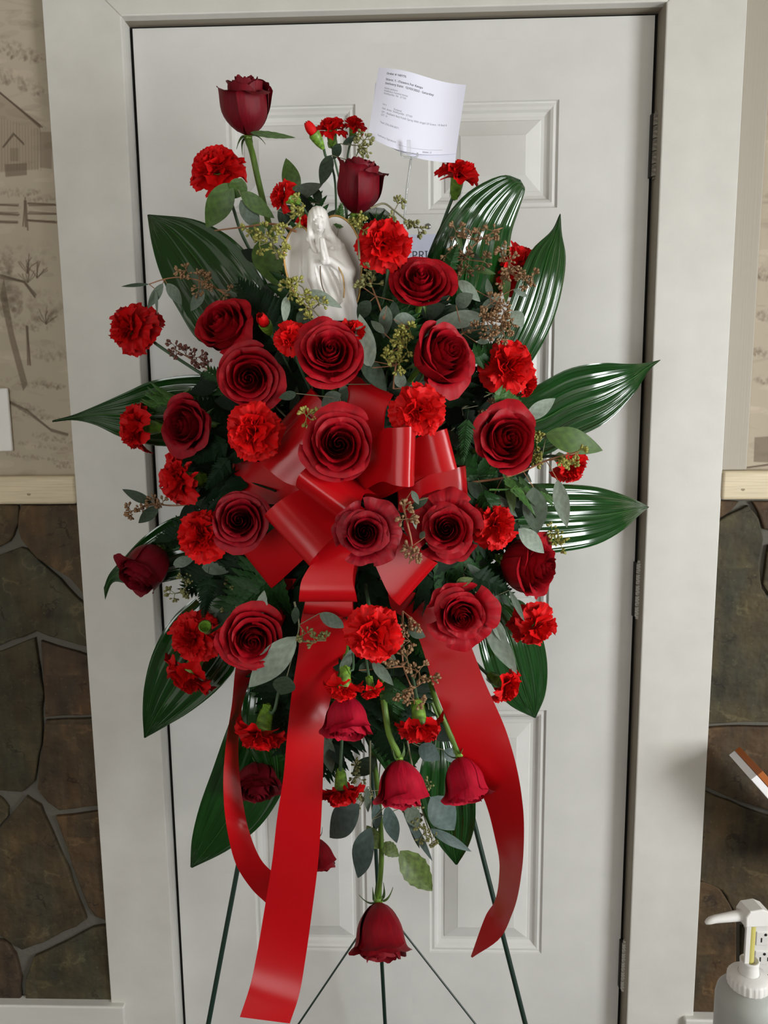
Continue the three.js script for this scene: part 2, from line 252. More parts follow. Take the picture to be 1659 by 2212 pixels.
{
  const cas = (name, pts, label) => { const s = new THREE.Shape(pts.map(p => new THREE.Vector2(p[0], p[1]))); const g = new THREE.ExtrudeGeometry(s, { depth: CASZ - WALLZ - 0.002, bevelEnabled: true, bevelSize: 0.002, bevelThickness: 0.002, bevelOffset: -0.002, bevelSegments: 2 }); planarUV(g, 3); g.translate(0, 0, WALLZ); const m = struct(name, g, casingPaint, label); return m; };
  const topo = openT + (openL - casLo);
  cas('trim_4', [[casLo, 0], [openL, 0], [openL, openT], [casLo, topo]], 'wide white casing board left of the door');
  cas('trim_5', [[openR, 0], [casRo, 0], [casRo, openT + casRo - openR], [openR, openT]], 'wide white casing board right of the door');
  cas('trim_6', [[casLo, topo], [openL, openT], [openR, openT], [casRo, openT + casRo - openR]], 'white casing board over the door');
  const jz = WALLZ - 0.0008, jm = [box(openL - 0.03, openL, 0, openT, -0.05, jz), box(openR - 0.0012, openR + 0.03, 0, openT, -0.05, CASZ - 0.003), box(openL - 0.03, openR + 0.03, openT, openT + 0.03, -0.05, jz)];  // right board runs over the casing return, giving it the shade tone
  for (const g of [box(openL + 0.0004, doorL - 0.0006, 0, doorT, -0.03, -0.004), box(doorR + 0.0006, openR - 0.0004, 0, doorT, -0.03, -0.006), box(openL + 0.001, openR - 0.001, doorT + 0.0006, openT - 0.0004, -0.03, -0.004)]) mesh('dark_gap_strip', g, std(0x0b0a09, 0.95), wallBack);  // near-black strips added so the gap round the door goes dark
  mesh('door_stop', box(openL - 0.02, openR + 0.02, 0, openT + 0.01, -0.054, -0.04), std(0x14110e, 0.9), wallBack);
  const j = structGroup('trim_7', 'door jamb'); jm.forEach((g, i) => mesh('jamb_board', g, i === 0 ? casingPaint : jambShadeTone, j));
  // door leaf with six embossed panels
  const door = structGroup('door_1', 'white six panel door behind the flowers');
  const X = (px, py) => P(px, py, 0).x, Y = (px, py) => P(px, py, 0).y;
  const lx0 = X(490, 330), lx1 = X(769, 330), rx0 = X(925, 330), rx1 = X(1206, 330);
  const rows = [[Y(1060, 218), Y(1060, 451)], [Y(1180, 600), Y(1180, 1327)], [Y(1050, 1534), Y(1050, 2059)]];
  const s = new THREE.Shape([[doorL, 0.01], [doorR, 0.01], [doorR, doorT], [doorL, doorT]].map(p => new THREE.Vector2(...p)));
  const panels = [];
  for (const [t, b] of rows) for (const [a, c] of [[lx0, lx1], [rx0, rx1]]) { panels.push([a, c, b, t]); s.holes.push(new THREE.Path([[a, b], [a, t], [c, t], [c, b]].map(p => new THREE.Vector2(...p)))); }
  const dg = new THREE.ExtrudeGeometry(s, { depth: 0.035, bevelEnabled: false }); planarUV(dg, 2); dg.translate(0, 0, -0.035);
  mesh('door_leaf', dg, doorPaint, door);
  const prof = [[0, 0], [0.0015, -0.003], [0.004, -0.0038], [0.009, -0.0025], [0.0135, -0.0045], [0.017, -0.0085], [0.0225, -0.0105], [0.028, -0.0105], [0.0295, -0.0085], [0.053, -0.0015], [0.0545, -0.0008]];
  for (const [a, c, b, t] of panels) {
    const pos = [], quad = (p, q, r, w) => pos.push(...p, ...q, ...r, ...p, ...r, ...w);
    const ring = ([o, z]) => [[a + o, b + o, z], [c - o, b + o, z], [c - o, t - o, z], [a + o, t - o, z]];
    for (let i = 0; i < prof.length - 1; i++) { const A = ring(prof[i]), B = ring(prof[i + 1]); for (let k = 0; k < 4; k++) quad(A[k], A[(k + 1) % 4], B[(k + 1) % 4], B[k]); }
    const L = ring(prof[prof.length - 1]); quad(...L);
    const g = new THREE.BufferGeometry(); g.setAttribute('position', new THREE.Float32BufferAttribute(pos, 3)); g.computeVertexNormals(); planarUV(g, 2);
    mesh('door_panel', g, doorPaint, door);
  }
  const hingeMap = dataTex(64, 128, (u, v) => { const n = fbm(u * 3, v * 5, 3, 4); const k = 128; return [k + n * 110, k - 6 + n * 110, k - 18 + n * 100]; }, true);
  const hingeMap2 = dataTex(64, 64, (u, v) => { const n = fbm(u * 5, v * 7, 3, 4), k = n < -0.16 ? -60 : 0; return [188 + n * 70 + k, 184 + n * 70 + k, 174 + n * 70 + k]; }, true);
  const hm = std(0xffffff, 0.45, { map: hingeMap, metalness: 0.15 }), hm2 = std(0xffffff, 0.5, { map: hingeMap2 }), dark = std(0x1b1712, 0.7);
  for (const [py, px] of [[318, 1411], [1271, 1372], [2078, 1342]]) {
    const y = Y(px, py), x = doorR + 0.007, h = 0.1, km = py < 500 ? hm : hm2;
    const hg = new THREE.Group(); hg.name = 'hinge'; hg.position.set(x, y, 0.009); door.add(hg);
    for (let k = 0; k < 5; k++) { const c = new THREE.CylinderGeometry(0.0068, 0.0068, h / 5 - 0.0012, 14); c.translate(0, -h / 2 + (k + 0.5) * h / 5, 0); mesh('knuckle', c, km, hg); }
    mesh('hinge_leaf', box(-0.0092, -0.004, -h / 2, h / 2, -0.009, 0.0015), dark, hg);
    for (const sgn of [-1, 1]) { const c = new THREE.CylinderGeometry(0.004, 0.005, 0.004, 12); c.translate(0, sgn * (h / 2 + 0.002), 0); mesh('hinge_tip', c, km, hg); }
  }
}
{ // sign on the door
  const z = 0.004, a = P(838, 463, z), b = P(1010, 640, z);
  const sg = thing('door_sign', 'white sign plate screwed to the door, mostly hidden by the flowers', 'sign', [(a.x + b.x) / 2, (a.y + b.y) / 2, 0]);
  mesh('plate', box(a.x - sg.position.x, b.x - sg.position.x, b.y - sg.position.y, a.y - sg.position.y, 0.0005, 0.004, 0.0015), doorPaint, sg);
  const q0 = P(879, 507, z), q1 = P(1000, 620, z), w = q1.x - q0.x, h = q0.y - q1.y;
  const t = canvasTex(512, 480, (g, W, H) => { g.fillStyle = '#c9cde0'; g.fillRect(0, 0, W, H); g.fillStyle = '#20202c'; const k = H / h; g.font = `${Math.round(0.0185 * k)}px sans-serif`; const p = P(889, 560, z); g.fillText('PRIO', (p.x - q0.x) / w * W, (q0.y - p.y) / h * H); });
  const pg = new THREE.PlaneGeometry(w, h); pg.translate((q0.x + q1.x) / 2 - sg.position.x, (q0.y + q1.y) / 2 - sg.position.y, 0.0046);
  mesh('label', pg, std(0xffffff, 0.6, { map: t }), sg);
  const sp = P(925, 489, z), sc = lathe([[0, 0.003], [0.003, 0.003], [0.0045, 0.0015], [0.005, 0]], 16); sc.rotateX(Math.PI / 2); sc.translate(sp.x - sg.position.x, sp.y - sg.position.y, 0.004);
  mesh('screw', sc, std(0x9a9a9a, 0.35, { metalness: 0.9 }), sg);
}

// ------------------------------------------------------------------ plant materials
const veinBump = dataTex(64, 64, (u, v) => { const h = 128 + 60 * Math.sin(u * 60 + 3 * fbm(u * 4, v * 4)) + 50 * fbm(u * 30, v * 9, 2); return [h, h, h]; });
const petalTone = (r, g, b) => dataTex(64, 64, (u, v) => { const n = 1 + 0.22 * fbm(u * 14, v * 4, 5, 3); return [r * n, g * n, b * n]; }, true);
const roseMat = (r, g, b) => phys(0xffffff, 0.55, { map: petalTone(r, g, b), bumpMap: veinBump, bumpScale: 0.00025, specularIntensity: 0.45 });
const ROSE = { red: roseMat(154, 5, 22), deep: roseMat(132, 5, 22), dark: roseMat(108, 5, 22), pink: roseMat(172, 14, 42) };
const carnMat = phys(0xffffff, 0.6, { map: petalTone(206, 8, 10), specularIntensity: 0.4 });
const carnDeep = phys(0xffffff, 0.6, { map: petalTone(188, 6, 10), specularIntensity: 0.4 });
const greenTone = (r, g, b, a = 0.2) => dataTex(64, 64, (u, v) => { const n = 1 + a * 2 * fbm(u * 5, v * 9, 8, 4); return [r * n, g * n, b * n]; }, true);
const stemMat = std(0xffffff, 0.5, { map: greenTone(86, 116, 42) });
const calyxMat = std(0xffffff, 0.45, { map: greenTone(104, 142, 46, 0.35) });
const carnStemMat = std(0xffffff, 0.55, { map: greenTone(64, 90, 62) });
const sepalMat = std(0xffffff, 0.55, { map: greenTone(66, 92, 40, 0.3) });
const roseLeafMat = std(0xffffff, 0.45, { map: greenTone(86, 104, 50, 0.3) });
const leafRib = dataTex(256, 16, (u, v) => { const h = 128 + 70 * Math.sin(u * 2 * Math.PI * 18) + 45 * noise.noise(u * 60, v * 2, 1); return [h, h, h]; });
const broadMap = dataTex(256, 128, (u, v) => { const s = Math.sin(u * 2 * Math.PI * 22) * 0.05 + fbm(u * 26, v * 2.5, 3, 3) * 0.3, mid = Math.abs(u - 0.5) < 0.01 ? 0.35 : 0; const n = 1 + s + mid; return [18 * n, 62 * n, 20 * n]; }, true);
const broadMat = phys(0xffffff, 0.17, { map: broadMap, bumpMap: leafRib, bumpScale: 0.0006, ior: 1.75 });
const eucMats = {
  pale: std(0xffffff, 0.62, { map: greenTone(128, 140, 126, 0.12) }), grey: std(0xffffff, 0.6, { map: greenTone(88, 101, 86, 0.15) }),
  dark: phys(0xffffff, 0.6, { specularIntensity: 0.5, map: greenTone(52, 66, 50, 0.2) }), deep: phys(0xffffff, 0.65, { specularIntensity: 0.25, map: greenTone(26, 36, 26, 0.2) }), olive: std(0xffffff, 0.5, { map: greenTone(70, 98, 40, 0.2) }), blue: std(0xffffff, 0.6, { map: greenTone(76, 94, 90, 0.15) })  // deep is darkened to carry the shade between the flowers
};
const twig = { bronze: std(0x9a6a4a, 0.6), green: std(0x8f8a52, 0.6), grey: std(0x7d7a5e, 0.6) };
const seedMats = { bronze: std(0xffffff, 0.5, { map: greenTone(136, 104, 72, 0.35) }), brown: std(0xffffff, 0.5, { map: greenTone(112, 66, 56, 0.3) }), green: std(0xffffff, 0.5, { map: greenTone(150, 148, 72, 0.3) }), sage: std(0xffffff, 0.5, { map: greenTone(128, 128, 78, 0.3) }) };
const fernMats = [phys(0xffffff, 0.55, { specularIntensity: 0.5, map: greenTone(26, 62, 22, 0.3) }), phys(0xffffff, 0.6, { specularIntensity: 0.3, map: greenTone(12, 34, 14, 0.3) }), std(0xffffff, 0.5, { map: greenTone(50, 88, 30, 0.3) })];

// the spray is a dome of flowers on foam, held off the door by the easel
const HEART = P(745, 1080, 0.30);
function domeZ(px, py) { const r2 = ((px - 745) / 450) ** 2 + ((py - 1060) / 800) ** 2; return 0.26 + 0.24 * Math.sqrt(Math.max(0, 1 - Math.min(1, r2))); }

// ------------------------------------------------------------------ roses
function rosePetal(o) {                                 // axis +y, base at the origin
  const { R, H, w, curl, skew, k } = o;
  const n1 = rr(-1, 1), n2 = rr(-1, 1), tipUp = o.tip || 0;
  return grid(14, 10, (a, b) => {
    const u = a * 2 - 1, au = Math.abs(u), round = 1 - o.round * Math.pow(au, 3) + tipUp * Math.exp(-u * u * 14), v = b * round;
    let r = R * Math.pow(Math.sin(Math.min(1, v / o.belly) * Math.PI / 2), 0.62) * (1 - o.neck * smooth(o.belly, 0.9, v)) + 0.012;
    let y = H * v;
    const s = clamp((v - o.vc) / (1 - o.vc), 0, 1.2), c = curl * (1 + 0.45 * n1 * u + 0.5 * au * au);
    r += c * 0.22 * Math.pow(s, 1.6); y -= c * 0.17 * s * s;
    r += 0.045 * skew * u * v + R * (o.flare || 0.10) * u * u * v;
    r += noise.noise(u * 1.6 + k * 5.1, v * 1.3, k * 2.3) * 0.05 * v * (0.25 + R * 1.7);
    y += noise.noise(u * 2.2 + k, k * 3.7, 4) * 0.06 * v + 0.03 * n2 * u * v;
    const ang = w * u * (0.5 + 0.5 * Math.sqrt(v));
    return [Math.cos(ang) * r, y, Math.sin(ang) * r];
  });
}
const sepalGeo = (() => grid(4, 8, (a, b) => { const u = a * 2 - 1, w = 0.055 * Math.sin(Math.PI * Math.pow(b, 0.55)) * (1 - 0.6 * b) + 0.004; return [0.05 + 0.30 * b * (1 - 0.25 * b), -0.02 - 0.22 * b * b + 0.03 * Math.abs(u), u * w]; }))();
const hipGeo = lathe([[0.018, -0.16], [0.045, -0.11], [0.075, -0.05], [0.085, 0.0], [0.06, 0.03], [0, 0.03]], 12);
function roseProto(kind) {
  const g = new THREE.Group();
  // N petals; rim radius R outermost; height H and its fall to the outside; curl of the outer rims; belly height; neck; spread guard petals
  const cfg = {
    open: { N: 28, R: 0.45, H: 0.66, drop: 0.30, curl: 0.62, from: 0.25, belly: 0.75, neck: 0.0, vc: 0.7, guard: 0 },
    half: { N: 26, R: 0.42, H: 0.78, drop: 0.20, curl: 0.62, from: 0.4, belly: 0.62, neck: 0.03, vc: 0.74, guard: 0 },
    closed: { N: 22, R: 0.43, H: 0.94, drop: 0.06, curl: 0.75, from: 0.7, belly: 0.5, neck: 0.07, vc: 0.83, guard: 0 },
    blown: { N: 28, R: 0.345, H: 0.66, drop: 0.24, curl: 0.5, from: 0.35, belly: 0.7, neck: 0, vc: 0.72, guard: 6 },
    bell: { N: 20, R: 0.40, H: 0.92, drop: 0.0, curl: 0.5, from: 0.62, belly: 0.6, neck: -0.1, vc: 0.78, guard: 0 }
  }[kind], M = cfg.N + cfg.guard;
  let widest = 0;
  for (let k = 0; k < M; k++) {
    const gd = k >= cfg.N, t = Math.min(1, k / (cfg.N - 1)), c = smooth(cfg.from, 1, t), shut = kind === 'closed' || kind === 'bell';
    const o = gd ? { R: 0.47, H: rr(0.34, 0.5), w: rr(0.6, 0.75), curl: rr(0.4, 0.9), skew: rr(-1, 1), round: 0.16, tip: 0.05, vc: 0.6, belly: 0.9, neck: 0, k }
      : { R: cfg.R * (0.045 + 0.955 * Math.pow(t, shut ? 0.9 : 1.18)), H: cfg.H * (1 - cfg.drop * t * t) * rr(0.96, 1.03), w: lerp(2.0, shut ? 0.88 : 0.95, Math.pow(t, 0.5)), curl: cfg.curl * c * (shut ? rr(0.1, 1.7) : rr(0.5, 1.4)), skew: shut ? rr(0.9, 2.1) * c + 0.4 : rr(0.3, 0.9), round: lerp(0.05, 0.16, t), tip: 0.09 * c * rnd(), vc: lerp(0.88, cfg.vc, t), belly: cfg.belly, neck: cfg.neck, k, flare: shut ? 0.10 + 0.13 * c * rnd() : 0.10 };
    const geo = rosePetal(o); geo.rotateY(k * 2.39996 + (gd ? 0.5 : 0) + rr(-0.25, 0.25));
    const p = geo.attributes.position; for (let i = 0; i < p.count; i++) widest = Math.max(widest, Math.hypot(p.getX(i), p.getZ(i)));
    mesh('petal', geo, ROSE.red, g);
  }
  for (let i = 0; i < 5; i++) { const m = mesh('sepal', sepalGeo, sepalMat, g); m.rotation.y = i * 1.2566 + 0.3; m.rotation.z = [0.1, -0.45, 0.35, -0.2, -0.5][i]; }
  mesh('calyx', hipGeo, calyxMat, g);
  g.userData.mid = { open: 0.36, blown: 0.38, half: 0.42, closed: 0.47, bell: 0.46 }[kind]; g.userData.fit = 0.93 / (2 * widest) * { open: 1.33, half: 1.42, closed: 1.27, blown: 1.36, bell: 1.2 }[kind];
  return g;
}
const roseProtos = {}; for (const k of ['open', 'half', 'closed', 'blown', 'bell']) roseProtos[k] = roseProto(k);
function placeFlower(proto, name, label, category, group, px, py, width, dir, spin, dz, sq, mid, toneFrom, tone) {
  const z = domeZ(px, py) + dz, p = P(px, py, z), s = width * mpp(px, py, z);
  const fr = frameAt(p), ax = V(0, 0, 0).addScaledVector(fr.r, dir[0]).addScaledVector(fr.u, dir[1]).addScaledVector(fr.t, dir[2]).normalize();
  const g = proto.clone(); g.name = numbered(name); g.userData = { label, category, group };
  const ref = Math.abs(ax.dot(fr.u)) > 0.9 ? fr.t : fr.u, xx = ref.clone().cross(ax).normalize(), zz = xx.clone().cross(ax).normalize();
  g.quaternion.copy(basisQuat(xx, ax, zz)).multiply(new THREE.Quaternion().setFromAxisAngle(V(0, 1, 0), spin));
  g.scale.set(s, s * (sq || 1), s);
  g.position.copy(p).addScaledVector(ax, -mid * s * (sq || 1));
  if (tone) g.traverse(o => { if (o.material === toneFrom) o.material = tone; });
  scene.add(g);
  return { g, s, p, ax, base: g.position.clone() };
}
function addStem(f, mat, r, pts, end, name = 'stem') {   // a stem from the flower's base into the foam; child of the flower
  const a = f.base.clone().addScaledVector(f.ax, -0.05 * f.s), e = end || HEART.clone().lerp(f.base, 0.72).setZ(Math.max(0.2, f.base.z - 0.085));
  const mid = pts ? pts.map(q => P(q[0], q[1], q[2])) : [a.clone().addScaledVector(f.ax, -0.03).lerp(a.clone().lerp(e, 0.4), 0.5)];
  const geo = tube([a.clone().addScaledVector(f.ax, 0.03 * f.s), a, ...mid, e], t => r * (1.25 - 0.3 * smooth(0, 0.12, t)), 18, 7);
  f.g.updateMatrixWorld(true); geo.applyMatrix4(f.g.matrixWorld.clone().invert()); geo.computeVertexNormals();
  return mesh(name, geo, mat, f.g);
}
// kind, px, py, width in px, direction (right, up, toward), spin, depth offset, squash, tone, label
const ROSES = [
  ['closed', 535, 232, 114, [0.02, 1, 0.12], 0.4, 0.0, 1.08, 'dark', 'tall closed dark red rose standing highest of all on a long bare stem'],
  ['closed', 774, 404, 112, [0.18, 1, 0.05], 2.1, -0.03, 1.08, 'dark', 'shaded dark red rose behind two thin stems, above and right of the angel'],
  ['open', 912, 612, 130, [0.05, 0.62, 0.8], 1.0, 0.02, 0.95, 'red', 'wide open red rose right of the white angel, just under the door sign'],
  ['half', 488, 706, 132, [-0.5, 0.5, 0.7], 2.4, 0.0, 1, 'red', 'red rose facing up left, above another rose and left of a carnation bud'],
  ['open', 540, 816, 134, [-0.12, -0.05, 1], 0.2, 0.0, 1, 'red', 'large round red rose seen face on, directly above the carnation at the bow\'s upper left'],
  ['open', 714, 762, 140, [0.03, 0.33, 0.95], 3.0, 0.03, 1, 'red', 'big red rose directly below the feet of the white angel'],
  ['half', 953, 770, 152, [0.58, 0.3, 0.74], 1.4, 0.02, 1, 'red', 'red rose turned right with its left flank showing, above the bow\'s upper right carnation'],
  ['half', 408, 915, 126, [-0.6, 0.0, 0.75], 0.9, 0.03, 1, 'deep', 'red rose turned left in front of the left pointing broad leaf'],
  ['open', 733, 960, 152, [0.0, 0.05, 1], 2.2, 0.05, 1, 'red', 'large red rose in the middle of the ribbon bow, above its central loop'],
  ['half', 1088, 953, 146, [0.35, 0.15, 0.9], 4.2, 0.02, 1, 'red', 'bright red rose right of the bow, before the upper right pointing broad leaf'],
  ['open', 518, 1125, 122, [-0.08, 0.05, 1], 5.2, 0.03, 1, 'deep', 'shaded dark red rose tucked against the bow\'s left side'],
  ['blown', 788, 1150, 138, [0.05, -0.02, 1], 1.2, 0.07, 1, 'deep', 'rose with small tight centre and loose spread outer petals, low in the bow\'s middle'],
  ['blown', 965, 1142, 150, [0.0, 0.05, 1], 3.4, 0.04, 1, 'red', 'red rose on the bow\'s right side with a folded petal rising above it'],
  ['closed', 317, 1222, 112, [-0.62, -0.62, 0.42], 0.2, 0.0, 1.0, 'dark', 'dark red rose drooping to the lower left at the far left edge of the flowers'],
  ['half', 1142, 1220, 150, [0.85, -0.15, 0.45], 2.6, 0.0, 1.05, 'red', 'red rose in profile facing right under the right pointing lower broad leaf'],
  ['open', 545, 1378, 136, [0.0, -0.3, 0.95], 2.0, 0.02, 1, 'red', 'red rose left of the front ribbon tail, above a big pale leaf'],
  ['blown', 995, 1328, 144, [0.15, -0.3, 0.92], 0.6, 0.04, 1, 'red', 'red rose at the top of the right ribbon tail, its petals opened wide'],
  ['bell', 748, 1545, 120, [0.02, -0.95, 0.28], 0.7, 0.04, 0.9, 'pink', 'rose hanging upside down under two small carnations right of the front ribbon tail'],
  ['bell', 865, 1690, 118, [0.04, -0.97, 0.2], 1.7, 0.09, 0.98, 'pink', 'pinkish red rose hanging upside down on a thick stem, left one of the low pair'],
  ['bell', 1003, 1682, 120, [0.22, -0.95, 0.2], 3.1, 0.135, 0.95, 'pink', 'pinkish red rose hanging upside down before the right ribbon tail, right of the low pair'],
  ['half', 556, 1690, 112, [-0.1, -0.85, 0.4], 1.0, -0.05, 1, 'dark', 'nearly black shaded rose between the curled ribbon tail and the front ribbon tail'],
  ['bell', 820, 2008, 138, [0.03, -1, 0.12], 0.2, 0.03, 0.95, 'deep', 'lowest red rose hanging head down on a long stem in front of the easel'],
  ['bell', 690, 1845, 78, [0.15, -0.95, 0.1], 2.2, -0.02, 1, 'deep', 'rose mostly hidden behind the front ribbon tail, only its right edge peeping out'],
];
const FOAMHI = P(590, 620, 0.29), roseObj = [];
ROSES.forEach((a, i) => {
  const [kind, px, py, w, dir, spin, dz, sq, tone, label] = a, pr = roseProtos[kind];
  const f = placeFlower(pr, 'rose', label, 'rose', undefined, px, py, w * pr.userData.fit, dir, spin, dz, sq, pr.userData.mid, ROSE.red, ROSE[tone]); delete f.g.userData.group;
  roseObj.push(f);
  const dome = domeZ(px, py) + dz;
  if (i === 0) addStem(f, stemMat, 0.0046, [[545, 330, dome - 0.005], [558, 390, dome - 0.005]], P(590, 520, 0.27));
  else if (i === 1) addStem(f, stemMat, 0.004, null, P(750, 560, 0.27));
  else if (i === 18) addStem(f, stemMat, 0.0042, [[842, 1590, dome - 0.01], [830, 1520, dome - 0.01]], P(815, 1400, 0.32));
  else if (i === 19) addStem(f, stemMat, 0.0038, [[965, 1570, dome - 0.015], [940, 1510, dome - 0.02]], P(925, 1440, 0.36));
  else if (i === 21) addStem(f, stemMat, 0.0044, [[824, 1860, dome], [822, 1780, dome]], P(800, 1560, 0.31));
  else addStem(f, stemMat, 0.004);
});
{ // leaves that grow on two of the roses
  const add = (f, pts, w, z, mat = roseLeafMat) => { const g = bladeBetween(P(pts[0], pts[1], z), P(pts[2], pts[3], z + 0.01), w * mpp(pts[0], pts[1], z), 0.18, true); f.g.updateMatrixWorld(true); g.applyMatrix4(f.g.matrixWorld.clone().invert()); mesh('leaf', g, mat, f.g); };
  const zz = roseObj[21].p.z; add(roseObj[21], [864, 1838, 938, 1930], 58, zz); add(roseObj[21], [826, 1822, 862, 1850], 30, zz); add(roseObj[21], [822, 1832, 795, 1788], 34, zz);
  add(roseObj[0], [540, 286, 634, 297], 13, roseObj[0].p.z, sepalMat); add(roseObj[15], [560, 1330, 570, 1280], 26, roseObj[15].p.z - 0.01, eucMats.pale); add(roseObj[16], [985, 1262, 1020, 1250], 20, roseObj[16].p.z - 0.01);
}
// a single leaf blade from base to tip
function blade(L, W, fold, teeth) {
  return grid(6, 12, (a, b) => {
    const u = a * 2 - 1; let w = W / 2 * Math.pow(Math.sin(Math.PI * Math.pow(clamp(b, 0.001, 0.999), 0.82)), 0.85);
    if (teeth && Math.abs(u) === 1) w *= (Math.round(b * 12) % 2 ? 1.07 : 0.97);
    return [u * w, b * L, Math.abs(u) * w * fold - 0.12 * L * b * b + 0.03 * L * Math.sin(b * 5)];
  });
}
function bladeBetween(a, b, W, fold = 0.18, teeth, face) {
  const y = b.clone().sub(a), L = y.length(); y.normalize();
  const t = face || EYE.clone().sub(a).normalize(), x = y.clone().cross(t).normalize(), z = x.clone().cross(y);
  const g = blade(L, W, fold, teeth); g.applyMatrix4(new THREE.Matrix4().makeBasis(x, y, z).setPosition(a)); return g;
}

// ------------------------------------------------------------------ carnations
function carnPetal(t, k, spread) {
  const th = lerp(0.08, spread, Math.pow(t, 0.8)) + rr(-0.2, 0.2), L = lerp(0.40, 0.53, t) * rr(0.86, 1.08), fan = rr(0.62, 0.85), ph = rnd() * 9, A = lerp(0.10, 0.065, t) * rr(0.8, 1.35), fq = rr(1.1, 2.0);
  const tw = rr(-0.5, 0.5), lean = rr(-0.25, 0.25);
  return grid(18, 6, (a, b) => {
    const u = a * 2 - 1, tooth = ((Math.round(a * 18) % 2) ? 0.022 : -0.02) + 0.07 * noise.noise(u * 2.4, k, 2), v = b * (1 + (b > 0.9 ? tooth : 0) - 0.14 * u * u * b);
    const bend = th + (0.45 * t + lean) * v * v, rad = L * v, lat = Math.sin(u * fan) * rad * (0.4 + 0.85 * v), fwd = rad * Math.cos(u * fan * 0.8);
    const ruf = A * v * v * (Math.sin(u * fq * Math.PI + ph) + 0.35 * Math.sin(u * 2.7 * fq * Math.PI + 2 * ph)) + 0.06 * v * noise.noise(u * 1.5 + k * 3, v * 2, k);
    const r = fwd * Math.sin(bend) + ruf * Math.cos(bend), y = fwd * Math.cos(bend) - ruf * Math.sin(bend);
    return [r, y, lat + tw * ruf];
  });
}
const carnCalyx = lathe([[0.02, -0.30], [0.05, -0.27], [0.085, -0.20], [0.10, -0.08], [0.105, 0.0], [0.125, 0.07], [0.09, 0.06]], 14);
const bractGeo = grid(3, 4, (a, b) => { const u = a * 2 - 1, w = 0.05 * (1 - b * b) + 0.003; return [0.07 + 0.04 * b, -0.27 + 0.13 * b, u * w]; });
function carnProto(n, spread, tall) {
  const g = new THREE.Group();
  for (let k = 0; k < n; k++) { const t = k / (n - 1), geo = carnPetal(t, k, spread); geo.rotateY(k * 2.39996); mesh('petal', geo, carnMat, g); }
  const c = mesh('calyx', carnCalyx, calyxMat, g); c.scale.set(tall, tall, tall);
  for (let i = 0; i < 4; i++) { const b = mesh('bract', bractGeo, calyxMat, g); b.rotation.y = i * Math.PI / 2; b.scale.setScalar(tall); }
  return g;
}
const carnProtos = { full: carnProto(26, 1.4, 1), fullB: carnProto(24, 1.6, 1), side: carnProto(20, 1.08, 1.4), mini: carnProto(15, 1.15, 1.5) };
